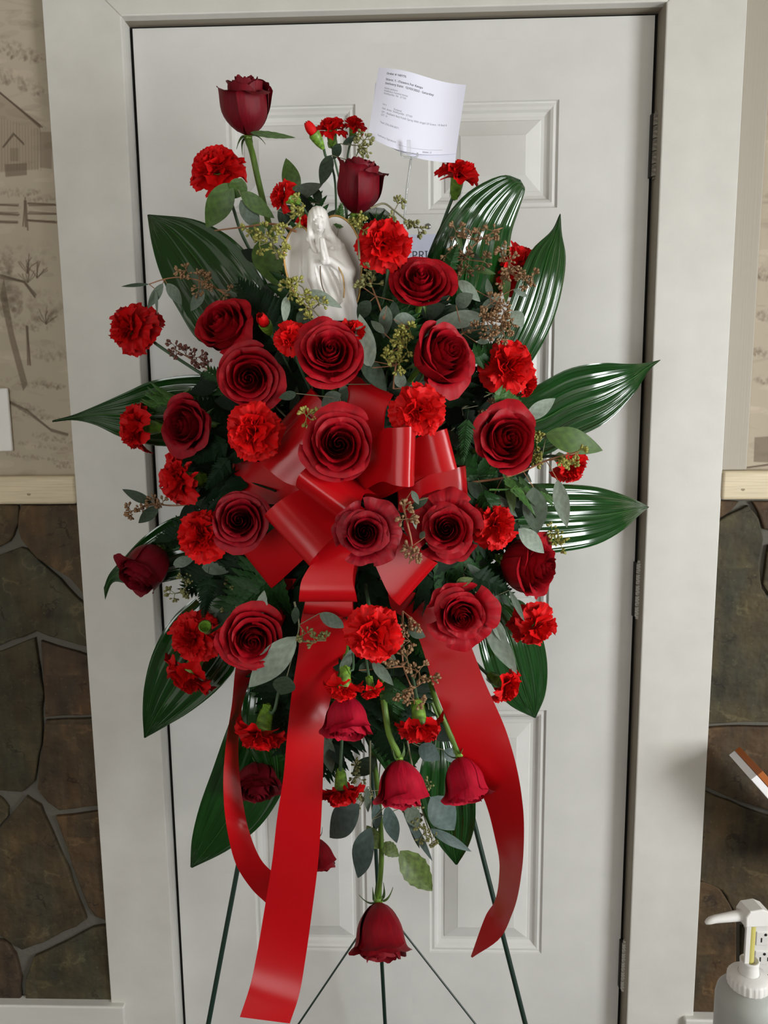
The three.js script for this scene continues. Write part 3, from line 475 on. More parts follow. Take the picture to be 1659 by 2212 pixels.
const CARNS = [
  ['full', 466, 352, 118, [-0.2, 0.78, 0.55], 0.3, 0, 1, 'red carnation facing up at the upper left, left of the tallest rose\'s stem', [[478, 400], [500, 440], [520, 500], [555, 570]]],
  ['mini', 601, 424, 74, [-0.93, 0.15, 0.35], 1.2, 0.02, 1, 'small red carnation in profile facing left, above the angel\'s left wing', null],
  ['mini', 714, 266, 74, [-0.08, 0.98, 0.2], 0.5, -0.01, 1, 'small red carnation at the top centre, left of its twin and right of a bud', [[720, 330], [736, 400], [748, 470]]],
  ['mini', 764, 262, 56, [0.1, 0.98, 0.2], 2.5, -0.012, 1, 'smallest open carnation at the top centre, right of its twin and beside the paper card', [[752, 330], [749, 400], [750, 470]]],
  ['full', 828, 515, 114, [-0.02, 0.5, 0.86], 1.9, 0.03, 1, 'bright red carnation right of the angel\'s head', [[838, 590]]],
  ['side', 992, 362, 100, [0.16, 0.97, 0.18], 0.0, 0, 1, 'red carnation in profile on a long stem at the paper card\'s lower right corner', [[985, 410], [965, 460], [940, 530]]],
  ['fullB', 1122, 574, 112, [0.3, 0.3, 0.9], 0.8, 0.0, 1, 'red carnation half covered by bronze seeds, between the two upper right broad leaves', null],
  ['fullB', 270, 702, 118, [-0.72, 0.35, 0.6], 2.2, 0.0, 1, 'red carnation reaching out farthest left on a long stem over the door casing', [[340, 745], [400, 785], [470, 830]]],
  ['mini', 628, 729, 80, [0.0, 0.25, 0.95], 0.3, 0.04, 1, 'small ruffled carnation left of the rose under the angel', null],
  ['full', 1100, 785, 118, [0.28, 0.3, 0.9], 2.8, 0.01, 1, 'red carnation at the right, directly below the brown seed cluster', null],
  ['mini', 1146, 832, 72, [0.85, -0.35, 0.35], 1.8, 0.0, 1, 'small carnation in profile tucked under the right edge of a bigger carnation', null],
  ['side', 280, 922, 116, [-0.97, 0.05, 0.2], 1.4, 0.05, 1, 'carnation in profile facing left before the left pointing broad leaf', null],
  ['side', 372, 1038, 122, [-0.88, 0.0, 0.42], 0.4, 0.03, 1, 'carnation facing left below the rose on the left side, green calyx at its right', null],
  ['full', 547, 930, 120, [-0.15, 0.1, 1], 0.9, 0.05, 1, 'large carnation against the bow\'s upper left loop', null],
  ['fullB', 905, 882, 122, [0.05, 0.25, 0.96], 3.3, 0.06, 1, 'large carnation on the bow\'s upper right loops', null],
  ['full', 432, 1160, 108, [-0.25, 0.0, 0.97], 4.1, 0.01, 1, 'carnation left of the shaded rose at the bow\'s left side', null],
  ['fullB', 1070, 1130, 104, [0.2, 0.1, 0.97], 5.1, 0.01, 1, 'carnation squeezed between the rose on the bow\'s right and long grey leaves', null],
  ['side', 1245, 1012, 90, [0.72, -0.45, 0.5], 0.6, 0.0, 1, 'carnation with yellow seeds over it, farthest to the right', [[1190, 985]]],
  ['full', 808, 1372, 120, [0.02, -0.15, 0.98], 1.5, 0.07, 1, 'large round carnation directly below the bow', null],
  ['fullB', 415, 1387, 112, [-0.3, -0.3, 0.9], 2.0, 0.02, 1, 'upper carnation on the dark leaf at the lower left', null],
  ['side', 396, 1470, 118, [-0.6, -0.78, 0.05], 3.0, 0.0, 1, 'lower carnation on the dark leaf at the lower left, hanging down', null],
  ['fullB', 1168, 1362, 102, [0.6, -0.6, 0.55], 4.4, 0.07, 1, 'carnation on a bent stem before the door at the lower right', [[1110, 1310], [1060, 1270]]],
  ['side', 1106, 1486, 92, [0.88, -0.4, 0.25], 1.1, 0.05, 1, 'small carnation right of the right ribbon tail, on the broad leaf', null],
  ['side', 562, 1602, 122, [-0.25, -0.95, 0.1], 0.2, 0.03, 1, 'carnation hanging down left of the front ribbon tail', [[590, 1540], [605, 1480]]],
  ['mini', 744, 1500, 88, [-0.05, -0.98, 0.1], 2.2, 0.07, 1, 'small carnation hanging over the upside down rose, left of two', [[760, 1450]]],
  ['mini', 803, 1500, 58, [0.15, -0.97, 0.05], 0.7, 0.06, 1, 'small carnation hanging over the upside down rose, right of two', null],
  ['side', 908, 1586, 112, [0.08, -0.98, 0.05], 2.9, 0.06, 1, 'carnation hanging between the stems of the two low hanging roses', null],
  ['side', 738, 1726, 98, [0.02, -0.98, 0.05], 1.6, 0.03, 1, 'carnation hanging low, right of the front ribbon tail', [[736, 1650]]],
  ['mini', 770, 712, 70, [0.3, 0.4, 0.85], 3.9, 0.0, 1, 'small carnation mostly hidden behind the rose under the angel', null],
  ['mini', 660, 482, 44, [0, 0.4, 0.9], 0.9, -0.05, 1, 'tiny patch of a carnation hidden behind the angel\'s left wing', null],
];
CARNS.forEach(([kind, px, py, w, dir, spin, dz, sq, label, st]) => {
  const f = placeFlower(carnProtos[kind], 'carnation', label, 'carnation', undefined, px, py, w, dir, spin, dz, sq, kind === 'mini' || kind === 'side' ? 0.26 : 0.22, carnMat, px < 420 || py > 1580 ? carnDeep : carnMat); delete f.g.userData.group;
  const z = f.p.z; f.base.addScaledVector(f.ax, -0.25 * f.s);
  addStem(f, carnStemMat, kind === 'mini' ? 0.0016 : 0.0025, st && st.map((q, i) => [q[0], q[1], z - 0.01 - 0.012 * i]));
});
const budPetal = grid(6, 6, (a, b) => { const u = a * 2 - 1, r = 0.2 * Math.sin(Math.PI * (0.15 + 0.62 * b)) * (1 - 0.25 * b), g = u * (1.3 - 0.3 * b); return [Math.cos(g) * r, 0.1 + b * 0.5 + 0.03 * Math.cos(u * 8), Math.sin(g) * r]; });
const budCup = lathe([[0.03, -0.42], [0.08, -0.36], [0.15, -0.18], [0.19, 0.02], [0.2, 0.16], [0.17, 0.2]], 12);
const budProto = new THREE.Group(); for (let i = 0; i < 5; i++) { const m = mesh('petal', budPetal, carnMat, budProto); m.rotation.y = i * 1.2566; m.scale.setScalar(1 - 0.08 * (i % 2)); } mesh('calyx', budCup, calyxMat, budProto);
for (const [px, py, w, dir, label, st] of [[680, 292, 64, [-0.55, 0.8, 0.2], 'closed carnation bud leaning left under the small twin carnations at the top', [[700, 330], [720, 370]]], [573, 701, 72, [-0.3, 0.55, 0.75], 'closed carnation bud between the upper left rose and the small ruffled carnation', null]]) {
  const f = placeFlower(budProto, 'carnation_bud', label, 'flower bud', undefined, px, py, w, dir, 0.4, 0.02, 1, 0.12, null, null); delete f.g.userData.group;
  f.base.addScaledVector(f.ax, -0.4 * f.s); addStem(f, carnStemMat, 0.0016, st && st.map(q => [q[0], q[1], f.p.z - 0.01]));
}
{ // a bare green calyx beside the carnation at the lower left
  const p0 = new THREE.Group(); mesh('calyx', lathe([[0.03, -0.5], [0.10, -0.42], [0.17, -0.2], [0.2, 0.1], [0.26, 0.35], [0.2, 0.3], [0.12, 0.0], [0, -0.1]], 12), calyxMat, p0);
  const f = placeFlower(p0, 'carnation_bud', 'empty pale green carnation calyx above the carnation at the lower left', 'flower bud', undefined, 446, 1358, 56, [-0.15, 0.3, 0.95], 0, 0.03, 1, 0, null, null); delete f.g.userData.group; f.base.addScaledVector(f.ax, -0.45 * f.s); addStem(f, carnStemMat, 0.0022);
}

// ------------------------------------------------------------------ broad glossy leaves
// rows from base to tip: [left px, left py, right px, right py, depth, sag]; the blade runs between the two edges
function broadLeaf(label, rows, z0, z1, cup = 0.012, twist = 0) {
  const mid = P((rows[0][0] + rows[0][2]) / 2, (rows[0][1] + rows[0][3]) / 2, z0);
  const o = thing('broad_leaf', label, 'leaf', mid);
  const n = rows.length - 1, cl = new THREE.CatmullRomCurve3(rows.map(r => V(r[0], r[1], 0))), cr = new THREE.CatmullRomCurve3(rows.map(r => V(r[2], r[3], 0)));
  const at = (u, v) => {
    const k = v * n, i = Math.min(n - 1, Math.floor(k)), q = cl.getPoint(v), w = cr.getPoint(v), x = lerp(q.x, w.x, u), y = lerp(q.y, w.y, u);
    const edge = Math.hypot(q.x - w.x, q.y - w.y) / 200, s = u * 2 - 1;
    const z = lerp(z0, z1, v) + 0.03 * Math.sin(v * Math.PI) + cup * s * s * edge + twist * s * edge + 0.0022 * Math.sin(u * 34) * edge + 0.004 * noise.noise(u * 3, v * 6, rows[0][0]);
    const p = P(x, y, z); return [p.x - mid.x, p.y - mid.y, p.z - mid.z];
  };
  mesh('blade', grid(36, 26, at), broadMat, o);
  const pts = []; for (let i = 0; i <= 10; i++) { const p = at(0.5, i / 10 * 0.97); pts.push(V(p[0], p[1], p[2] + 0.0006)); }
  mesh('midrib', tube(pts, t => 0.0016 * (1 - 0.75 * t), 20, 6), ribMat, o);
  const a = at(0.5, 0), h = HEART.clone().sub(mid).setZ(0.26 - mid.z);
  mesh('stalk', tube([V(...a), V(...a).lerp(h, 0.3)], 0.0025, 3, 6), stemMat, o);
  return o;
}
const ribMat = std(0x2f5a24, 0.35);
broadLeaf('broad dark leaf at the upper left, its square tip touching the door edge', [[520, 720, 590, 640], [440, 742, 566, 590], [384, 668, 528, 540], [348, 596, 486, 504], [328, 528, 420, 474], [318, 464, 322, 463]], 0.28, 0.20, 0.010);
broadLeaf('broad glossy leaf with white reflections folded over at its tip, right of the paper card', [[930, 640, 1060, 690], [918, 580, 1096, 600], [936, 520, 1100, 545], [968, 462, 1106, 500], [1015, 412, 1118, 462], [1090, 378, 1134, 412], [1124, 388, 1134, 405]], 0.27, 0.28, -0.02, -0.03);
broadLeaf('broad glossy leaf standing upright at the right, its thin tip pointing up', [[1040, 820, 1110, 830], [1066, 740, 1156, 770], [1098, 660, 1196, 690], [1124, 590, 1217, 610], [1150, 538, 1222, 552], [1192, 497, 1214, 505], [1209, 462, 1211, 462]], 0.27, 0.22, -0.016, -0.03);
broadLeaf('long dark leaf pointing right across the door\'s hinge side, upper of the two', [[1090, 870, 1100, 970], [1160, 832, 1170, 985], [1230, 796, 1240, 948], [1300, 784, 1310, 912], [1360, 786, 1372, 848], [1400, 783, 1402, 800], [1427, 777, 1427, 778]], 0.27, 0.20, 0.012, -0.02);
broadLeaf('glossy ribbed leaf pointing right, lower of the two at the right', [[1060, 1070, 1070, 1180], [1140, 1046, 1140, 1196], [1220, 1046, 1214, 1192], [1290, 1052, 1290, 1176], [1345, 1068, 1350, 1142], [1380, 1083, 1382, 1112], [1402, 1095, 1402, 1096]], 0.30, 0.13, -0.012, 0.012);
broadLeaf('dark leaf pointing down behind the two carnations at the lower right', [[1090, 1290, 1020, 1320], [1130, 1300, 1030, 1370], [1166, 1360, 1040, 1420], [1182, 1430, 1062, 1480], [1178, 1500, 1102, 1524], [1157, 1551, 1154, 1551]], 0.255, 0.22, -0.004, 0.03);
broadLeaf('broad dark leaf pointing left with a curled thin tip over the casing edge', [[480, 980, 480, 812], [400, 966, 410, 810], [330, 962, 330, 822], [262, 945, 270, 848], [205, 918, 212, 874], [160, 908, 158, 896], [113, 912, 113, 908]], 0.245, 0.18, 0.010);
broadLeaf('dark leaf with a curled brown tip behind the drooping rose at the far left', [[460, 1240, 440, 1105], [390, 1250, 370, 1120], [330, 1262, 310, 1160], [280, 1262, 266, 1206], [245, 1258, 236, 1240], [227, 1296, 224, 1270]], 0.27, 0.25, 0.010);
broadLeaf('very dark broad leaf at the lower left behind two carnations', [[420, 1290, 520, 1400], [368, 1340, 510, 1440], [330, 1410, 470, 1490], [312, 1480, 410, 1538], [308, 1540, 360, 1568], [311, 1594, 314, 1594]], 0.28, 0.24, 0.010);
broadLeaf('long green leaf pointing down at the lower left, partly behind the curled ribbon tail', [[520, 1500, 640, 1560], [488, 1580, 628, 1660], [460, 1660, 600, 1730], [430, 1745, 556, 1790], [414, 1815, 490, 1838], [411, 1873, 415, 1875]], 0.28, 0.22, 0.010, -0.01);
broadLeaf('dark leaf pointing down at the lower right behind grey leaves', [[944, 1560, 956, 1560], [918, 1620, 1010, 1610], [905, 1680, 1034, 1670], [905, 1724, 1028, 1720], [920, 1770, 1026, 1780], [945, 1820, 1012, 1828], [984, 1868, 988, 1868]], 0.27, 0.25, 0.010);
broadLeaf('dark leaf filling the gap behind the upside down rose in the lower middle', [[780, 1440, 900, 1430], [770, 1520, 930, 1510], [790, 1600, 925, 1600], [830, 1660, 890, 1662], [858, 1700, 860, 1700]], 0.29, 0.29, 0.010);
broadLeaf('dark leaf filling the gap between the ribbon tails at the lower left', [[540, 1440, 680, 1440], [520, 1500, 690, 1520], [520, 1580, 670, 1600], [560, 1660, 640, 1670], [598, 1710, 602, 1710]], 0.285, 0.28, 0.010);
broadLeaf('rounded leaf curling over behind the shaded rose above the angel', [[760, 560, 850, 560], [760, 500, 858, 505], [775, 460, 850, 470], [800, 446, 830, 450]], 0.26, 0.24, -0.012);

// ------------------------------------------------------------------ eucalyptus sprigs
const seedUnit = (() => { const g = lathe([[0.0001, 0], [0.22, 0.12], [0.42, 0.5], [0.38, 0.85], [0.15, 1.05], [0.0001, 1.1]], 6); return g; })();
function seedCluster(p, R, n) {                          // little umbels of seed capsules round a point
  const parts = [], f = frameAt(p), q = new THREE.Quaternion(), up = V(0, 1, 0);
  for (let k = 0; k < n; k++) {
    const a = rnd() * 6.283, d = R * Math.sqrt(rnd()) * 0.75, node = p.clone().addScaledVector(f.r, Math.cos(a) * d).addScaledVector(f.u, Math.sin(a) * d).addScaledVector(f.t, rr(-0.3, 0.6) * R);
    parts.push(tube([p.clone(), p.clone().lerp(node, 0.5).addScaledVector(f.u, rr(-0.1, 0.1) * R), node], 0.00045, 4, 4));
    const m = 5 + Math.floor(rnd() * 3), base = node.clone().sub(p).normalize();
    for (let j = 0; j < m; j++) {
      const v = base.clone().add(V(rr(-1, 1), rr(-1, 1), rr(-1, 1))).normalize(), s = rr(0.0040, 0.0052);
      const g = seedUnit.clone(); g.scale(s * 0.85, s, s * 0.85); g.applyQuaternion(q.setFromUnitVectors(up, v)); const c = node.clone().addScaledVector(v, s * 0.75); g.translate(c.x, c.y, c.z); parts.push(g);
      parts.push(tube([node.clone(), c.clone()], 0.0004, 1, 4));
    }
  }
  return mergeGeometries(parts.map(g => { const h = g.index ? g.toNonIndexed() : g; return h; }));
}
function sprig(label, o, group) {
  const dz = o.dz || 0.02, Z = (x, y) => o.z !== undefined ? o.z : domeZ(x, y) + dz;
  const st = o.stem.map(q => P(q[0], q[1], Z(q[0], q[1]) + (q[2] || 0))), c = st[Math.floor(st.length / 2)];
  const t = thing('eucalyptus_sprig', label, 'greenery', c, group), L = g => g.translate(-c.x, -c.y, -c.z);
  mesh('stem', L(tube(st, k => (o.r || 0.0013) * (1.1 - 0.5 * k), 24, 6)), twig[o.twig || 'grey'], t);
  for (const [bx, by, tx, ty, w, tone] of o.leaves || []) {
    const z = Z(bx, by) + 0.004, a = P(bx, by, z), b = P(tx, ty, z + rr(-0.012, 0.012)), near = st.reduce((m, p) => p.distanceTo(a) < m.distanceTo(a) ? p : m, st[0]);
    const tilt = EYE.clone().sub(a).normalize().add(V(rr(-0.25, 0.25), rr(-0.1, 0.35), 0)).normalize();
    const lf = mesh('leaf', L(bladeBetween(a, b, w * mpp(bx, by, z), 0.12, false, tilt)), eucMats[tone || 'grey'], t);
    if (near.distanceTo(a) > 0.003 && near.distanceTo(a) < 0.06) mesh('petiole', L(tube([near, a], 0.0006, 2, 5)), twig[o.twig || 'grey'], t);
  }
  for (const [x, y, R] of o.seeds || []) { const p = P(x, y, Z(x, y) + 0.008), m = mesh('seed_cluster', L(seedCluster(p, R * mpp(x, y, p.z), Math.max(3, Math.round(R / 4.2)))), seedMats[o.seed || 'green'], t); m.userData.kind = 'stuff';
    const near = st.reduce((k, q) => q.distanceTo(p) < k.distanceTo(p) ? q : k, st[0]); if (near.distanceTo(p) > 0.002 && near.distanceTo(p) < 0.08) mesh('stalk', L(tube([near, p], 0.0007, 2, 5)), twig[o.twig || 'grey'], t); }
  return t;
}
const SPRIGS = [
  ['eucalyptus sprig arching left over the door gap with small hanging grey leaves and bronze seeds', { z: 0.32, twig: 'bronze', seed: 'bronze', stem: [[570, 695], [512, 655], [470, 625], [430, 606], [390, 599], [355, 603], [322, 614]], leaves: [[322, 614, 258, 618, 8, 'dark'], [352, 612, 318, 668, 20, 'grey'], [360, 612, 394, 658, 26, 'grey'], [336, 625, 340, 678, 7, 'grey'], [440, 625, 411, 673, 24, 'grey'], [494, 628, 540, 668, 14, 'grey']], seeds: [[402, 584, 20], [430, 598, 20], [455, 612, 18], [486, 632, 18], [430, 622, 14]] }],
  ['sprig of dark reddish seeds lying on the stem of the far left carnation', { z: 0.30, twig: 'bronze', seed: 'brown', stem: [[500, 830], [460, 805], [420, 780], [372, 752]], leaves: [[440, 800, 440, 850, 18, 'dark']], seeds: [[380, 752, 18], [402, 768, 20], [425, 772, 22], [450, 790, 16]] }],
  ['yellow-green seeded sprig left of the angel\'s left wing', { dz: 0.0, seed: 'green', stem: [[600, 560], [590, 520], [615, 490], [640, 460], [655, 440]], leaves: [[600, 500, 560, 480, 10, 'olive']], seeds: [[655, 440, 20], [652, 462, 22], [578, 508, 24], [600, 540, 22], [545, 498, 18], [612, 505, 18], [560, 530, 16]] }],
  ['thin dark twig pointing left below the upper left carnation', { dz: 0, twig: 'bronze', stem: [[640, 500], [590, 484], [530, 490], [464, 498]], leaves: [] }],
  ['seeded sprig in front of the angel\'s robe with one grey leaf across the figure', { z: 0.485, seed: 'green', stem: [[704, 716], [694, 690], [676, 668], [660, 640], [655, 622], [640, 612]], leaves: [[668, 628, 736, 662, 24, 'pale'], [618, 640, 616, 696, 20, 'pale'], [646, 672, 668, 718, 30, 'dark'], [700, 690, 712, 720, 20, 'grey']], seeds: [[626, 622, 20], [648, 636, 18], [660, 660, 15], [690, 655, 10], [640, 620, 15], [672, 690, 8]] }],
  ['greenish seed cluster between the angel\'s right wing and the carnation beside it', { dz: 0, seed: 'green', stem: [[776, 560], [774, 510], [770, 480]], leaves: [], seeds: [[772, 470, 18], [778, 492, 12]] }],
  ['brownish green seeds right of the angel\'s robe', { dz: -0.02, twig: 'bronze', seed: 'sage', stem: [[830, 690], [812, 640], [795, 600]], leaves: [[800, 650, 770, 690, 32, 'dark'], [835, 660, 830, 730, 30, 'grey'], [850, 650, 852, 720, 26, 'dark']], seeds: [[792, 590, 18], [804, 612, 18], [786, 622, 12]] }],
  ['sparse bare seed sprig before the door under the paper card', { dz: -0.02, seed: 'sage', stem: [[800, 450], [830, 440], [852, 455], [880, 478], [900, 492]], leaves: [], seeds: [[860, 440, 10], [884, 474, 14], [902, 490, 14], [850, 470, 10]] }],
  ['dark seed sprig beside the top pair of small carnations', { dz: -0.02, seed: 'sage', stem: [[760, 400], [766, 350], [778, 315]], leaves: [[735, 310, 718, 345, 22, 'dark'], [715, 335, 692, 398, 30, 'dark'], [740, 312, 775, 290, 12, 'dark']], seeds: [[786, 302, 18], [792, 322, 14], [774, 318, 10]] }],
  ['bronze seed sprig in front of the folded glossy leaf', { z: 0.33, twig: 'bronze', seed: 'bronze', stem: [[960, 660], [985, 610], [1000, 560], [1035, 520], [1085, 492]], leaves: [[1010, 545, 1040, 560, 12, 'dark'], [1020, 580, 1072, 590, 14, 'olive'], [985, 500, 1000, 540, 12, 'olive']], seeds: [[985, 500, 20], [1010, 515, 18], [1065, 498, 20], [1040, 512, 16], [1005, 555, 18], [970, 545, 18], [1045, 565, 18], [1000, 590, 18], [960, 570, 16]] }],
  ['dense bronze seeds hanging over the carnation between the upper right leaves', { z: 0.36, twig: 'bronze', seed: 'bronze', stem: [[1060, 690], [1080, 640], [1100, 590], [1100, 540]], leaves: [[1096, 585, 1092, 655, 18, 'olive'], [1108, 625, 1144, 642, 12, 'grey']], seeds: [[1090, 540, 18], [1098, 565, 20], [1105, 588, 22], [1130, 605, 18], [1150, 598, 14], [1085, 600, 16]] }],
  ['large brown seed cluster with long grey leaves above the right carnation', { z: 0.40, twig: 'bronze', seed: 'bronze', stem: [[940, 760], [1000, 720], [1050, 690], [1070, 650]], leaves: [[1042, 682, 934, 700, 38, 'pale'], [990, 606, 1038, 650, 26, 'pale'], [985, 660, 1020, 635, 34, 'grey'], [1040, 668, 1082, 638, 20, 'grey'], [1108, 672, 1130, 706, 30, 'pale'], [1040, 690, 995, 720, 16, 'grey'], [1030, 740, 1060, 735, 14, 'grey'], [1060, 645, 1052, 600, 16, 'grey']], seeds: [[1060, 655, 20], [1085, 665, 16], [1045, 690, 20], [1075, 690, 24], [1100, 700, 18], [1060, 715, 20], [1090, 722, 16], [1030, 712, 14]] }],
  ['yellow-green seeds between two large roses with tall grey leaves', { z: 0.47, twig: 'bronze', seed: 'green', stem: [[850, 840], [855, 790], [862, 750], [880, 705]], leaves: [[800, 795, 776, 678, 44, 'pale'], [780, 775, 838, 842, 44, 'dark'], [868, 838, 860, 800, 26, 'pale'], [880, 838, 934, 826, 16, 'pale'], [830, 720, 800, 690, 18, 'grey'], [850, 690, 900, 690, 30, 'grey']], seeds: [[884, 712, 16], [866, 738, 20], [878, 752, 16], [848, 760, 18], [862, 785, 18], [832, 775, 12]] }],
  ['grey leaves above the central rose in the bow', { z: 0.46, stem: [[740, 900], [735, 860], [745, 830]], leaves: [[736, 850, 690, 878, 34, 'grey'], [750, 838, 720, 902, 26, 'dark'], [745, 830, 732, 866, 16, 'grey'], [800, 830, 790, 790, 30, 'dark'], [640, 850, 602, 860, 20, 'dark']] }],
  ['small green seed cluster above the left edge of the central rose', { z: 0.53, seed: 'green', stem: [[690, 930], [675, 910], [660, 895]], leaves: [], seeds: [[662, 900, 14], [688, 906, 14]] }],
  ['pale leaf and broad olive leaf with seeds right of the bright rose', { z: 0.36, seed: 'green', stem: [[1080, 1010], [1130, 960], [1180, 940]], leaves: [[1134, 906, 1204, 858, 34, 'pale'], [1178, 938, 1306, 970, 56, 'olive'], [1070, 905, 1010, 930, 26, 'dark'], [1110, 860, 1120, 900, 28, 'grey']], seeds: [[1160, 958, 18], [1172, 980, 16], [1150, 995, 16], [1166, 940, 12]] }],
  ['seeds between the right carnation pair and the bright rose', { z: 0.36, twig: 'bronze', seed: 'bronze', stem: [[1040, 930], [1070, 880], [1090, 840]], leaves: [[1060, 900, 1030, 930, 26, 'dark']], seeds: [[1078, 845, 16], [1060, 880, 14], [1040, 905, 14], [1090, 850, 12]] }],
  ['long orange-stemmed sprig reaching right with big drooping grey leaves', { z: 0.40, twig: 'bronze', seed: 'green', r: 0.0016, stem: [[1020, 1042], [1085, 1032], [1130, 1018], [1180, 995], [1250, 975]], leaves: [[1204, 1036, 1224, 1142, 34, 'pale'], [1152, 1052, 1160, 1158, 54, 'grey'], [1096, 1030, 1112, 1108, 24, 'olive'], [1010, 1042, 1066, 1086, 34, 'dark'], [1068, 1068, 1122, 1118, 18, 'grey'], [1120, 1142, 1180, 1196, 38, 'pale'], [990, 1060, 950, 1100, 18, 'dark']], seeds: [[1250, 972, 14], [1228, 985, 14], [1238, 1000, 12], [1204, 992, 12]] }],
  ['yellow-green seed cluster beside the rose in profile at the right', { z: 0.34, seed: 'green', stem: [[1130, 1190], [1180, 1150], [1205, 1150]], leaves: [], seeds: [[1204, 1160, 18], [1192, 1145, 12], [1212, 1178, 10]] }],
  ['pair of long grey leaves hanging over the lower right broad leaf', { z: 0.40, stem: [[1000, 1240], [1040, 1300], [1070, 1350]], leaves: [[1052, 1335, 1116, 1468, 42, 'pale'], [1062, 1330, 1098, 1400, 24, 'pale'], [1010, 1218, 1066, 1276, 22, 'grey'], [1040, 1260, 1110, 1312, 16, 'dark'], [985, 1230, 990, 1290, 26, 'dark'], [1100, 1275, 1136, 1345, 14, 'grey']] }],
  ['bronze seed sprig trailing down right of the round carnation below the bow', { z: 0.49, twig: 'bronze', seed: 'bronze', stem: [[870, 1320], [868, 1380], [872, 1440], [890, 1490], [895, 1520]], leaves: [[804, 1428, 850, 1482, 24, 'grey'], [880, 1360, 922, 1375, 26, 'dark'], [735, 1455, 765, 1400, 22, 'grey'], [775, 1448, 812, 1432, 24, 'dark'], [850, 1440, 845, 1410, 16, 'grey']], seeds: [[872, 1350, 20], [886, 1385, 22], [880, 1425, 22], [905, 1450, 20], [930, 1462, 16], [845, 1418, 16], [870, 1492, 20], [895, 1512, 18], [862, 1400, 16], [900, 1345, 16]] }],
  ['little bronze seed cluster lying on the bow\'s lower right loop', { z: 0.555, twig: 'bronze', seed: 'bronze', stem: [[870, 1090], [880, 1130], [890, 1180], [884, 1218]], leaves: [[890, 1060, 905, 1090, 14, 'grey'], [892, 1110, 900, 1145, 10, 'pale'], [918, 1160, 905, 1150, 18, 'grey'], [925, 1075, 880, 1105, 18, 'dark']], seeds: [[880, 1120, 14], [874, 1100, 12], [885, 1182, 18], [890, 1205, 14]] }],
  ['big pale grey leaf and small seeds over the front ribbon tail', { z: 0.475, seed: 'sage', stem: [[636, 1300], [646, 1350], [640, 1385]], leaves: [[640, 1375, 530, 1492, 62, 'pale'], [620, 1460, 606, 1505, 50, 'dark'], [690, 1325, 748, 1358, 30, 'grey'], [640, 1310, 636, 1350, 18, 'dark']], seeds: [[660, 1368, 14], [682, 1388, 14], [704, 1384, 12]] }],
  ['grey leaves and greenish seeds between the left carnation and the left lower rose', { z: 0.37, seed: 'sage', stem: [[540, 1200], [505, 1250], [480, 1300]], leaves: [[502, 1282, 422, 1352, 34, 'grey'], [436, 1226, 528, 1208, 48, 'grey'], [500, 1310, 470, 1360, 36, 'dark'], [374, 1220, 420, 1205, 24, 'grey']], seeds: [[505, 1265, 18], [520, 1290, 18], [496, 1318, 14], [522, 1250, 12], [530, 1315, 12]] }],
  ['green seed sprig hanging before the door gap at the lower left', { z: 0.33, seed: 'sage', stem: [[450, 1230], [420, 1250], [390, 1280]], leaves: [], seeds: [[400, 1255, 18], [378, 1282, 18], [410, 1278, 16], [420, 1245, 12]] }],
  ['small sprig with two dark oval leaves and bronze seeds over the left casing', { z: 0.31, twig: 'bronze', seed: 'bronze', stem: [[420, 1090], [370, 1092], [330, 1090], [290, 1102]], leaves: [[328, 1086, 263, 1058, 22, 'dark'], [342, 1094, 297, 1132, 26, 'dark']], seeds: [[284, 1104, 16], [334, 1088, 16], [350, 1090, 10], [304, 1100, 10]] }],
  ['blue-grey round leaves hanging low beside the easel\'s back leg', { z: 0.36, stem: [[800, 1600], [800, 1700], [805, 1770]], leaves: [[776, 1738, 702, 1812, 66, 'blue'], [802, 1788, 762, 1908, 52, 'blue'], [810, 1730, 818, 1800, 24, 'blue'], [835, 1740, 858, 1830, 34, 'blue'], [700, 1580, 716, 1678, 34, 'grey'], [880, 1740, 905, 1790, 34, 'grey'], [792, 1700, 798, 1760, 16, 'grey']] }],
  ['blue-grey leaves with green seeds trailing down right of the low roses', { z: 0.35, seed: 'sage', stem: [[880, 1600], [900, 1700], [915, 1760], [932, 1810]], leaves: [[930, 1722, 986, 1796, 66, 'blue'], [928, 1790, 1022, 1842, 22, 'blue'], [870, 1750, 940, 1866, 18, 'blue'], [905, 1612, 950, 1640, 40, 'blue'], [960, 1620, 990, 1645, 30, 'blue'], [880, 1770, 912, 1838, 12, 'dark']], seeds: [[870, 1755, 14], [896, 1775, 18], [915, 1800, 16], [932, 1815, 12], [905, 1755, 14], [775, 1680, 18], [785, 1710, 16], [780, 1740, 12], [768, 1655, 14], [920, 1690, 14]] }],
  ['upright olive and grey leaves above the angel\'s head', { z: 0.31, stem: [[640, 470], [634, 430], [625, 400]], leaves: [[640, 425, 616, 338, 40, 'olive'], [630, 424, 694, 398, 30, 'grey'], [520, 432, 562, 496, 40, 'grey'], [520, 415, 590, 470, 34, 'olive'], [690, 440, 680, 400, 20, 'dark'], [600, 455, 640, 480, 46, 'dark']] }],
  ['broad olive leaf hanging under the upper left carnation', { z: 0.30, stem: [[540, 470], [520, 420], [505, 395]], leaves: [[500, 395, 444, 494, 56, 'olive'], [522, 385, 505, 430, 40, 'olive'], [560, 480, 548, 520, 36, 'olive']] }],
  ['bright green leaf left of the angel\'s left wing', { z: 0.36, stem: [[600, 640], [590, 580]], leaves: [[560, 520, 600, 612, 66, 'olive'], [590, 612, 560, 660, 30, 'dark'], [545, 640, 590, 660, 24, 'dark']] }],
];
for (const [label, o] of SPRIGS) sprig(label, o);
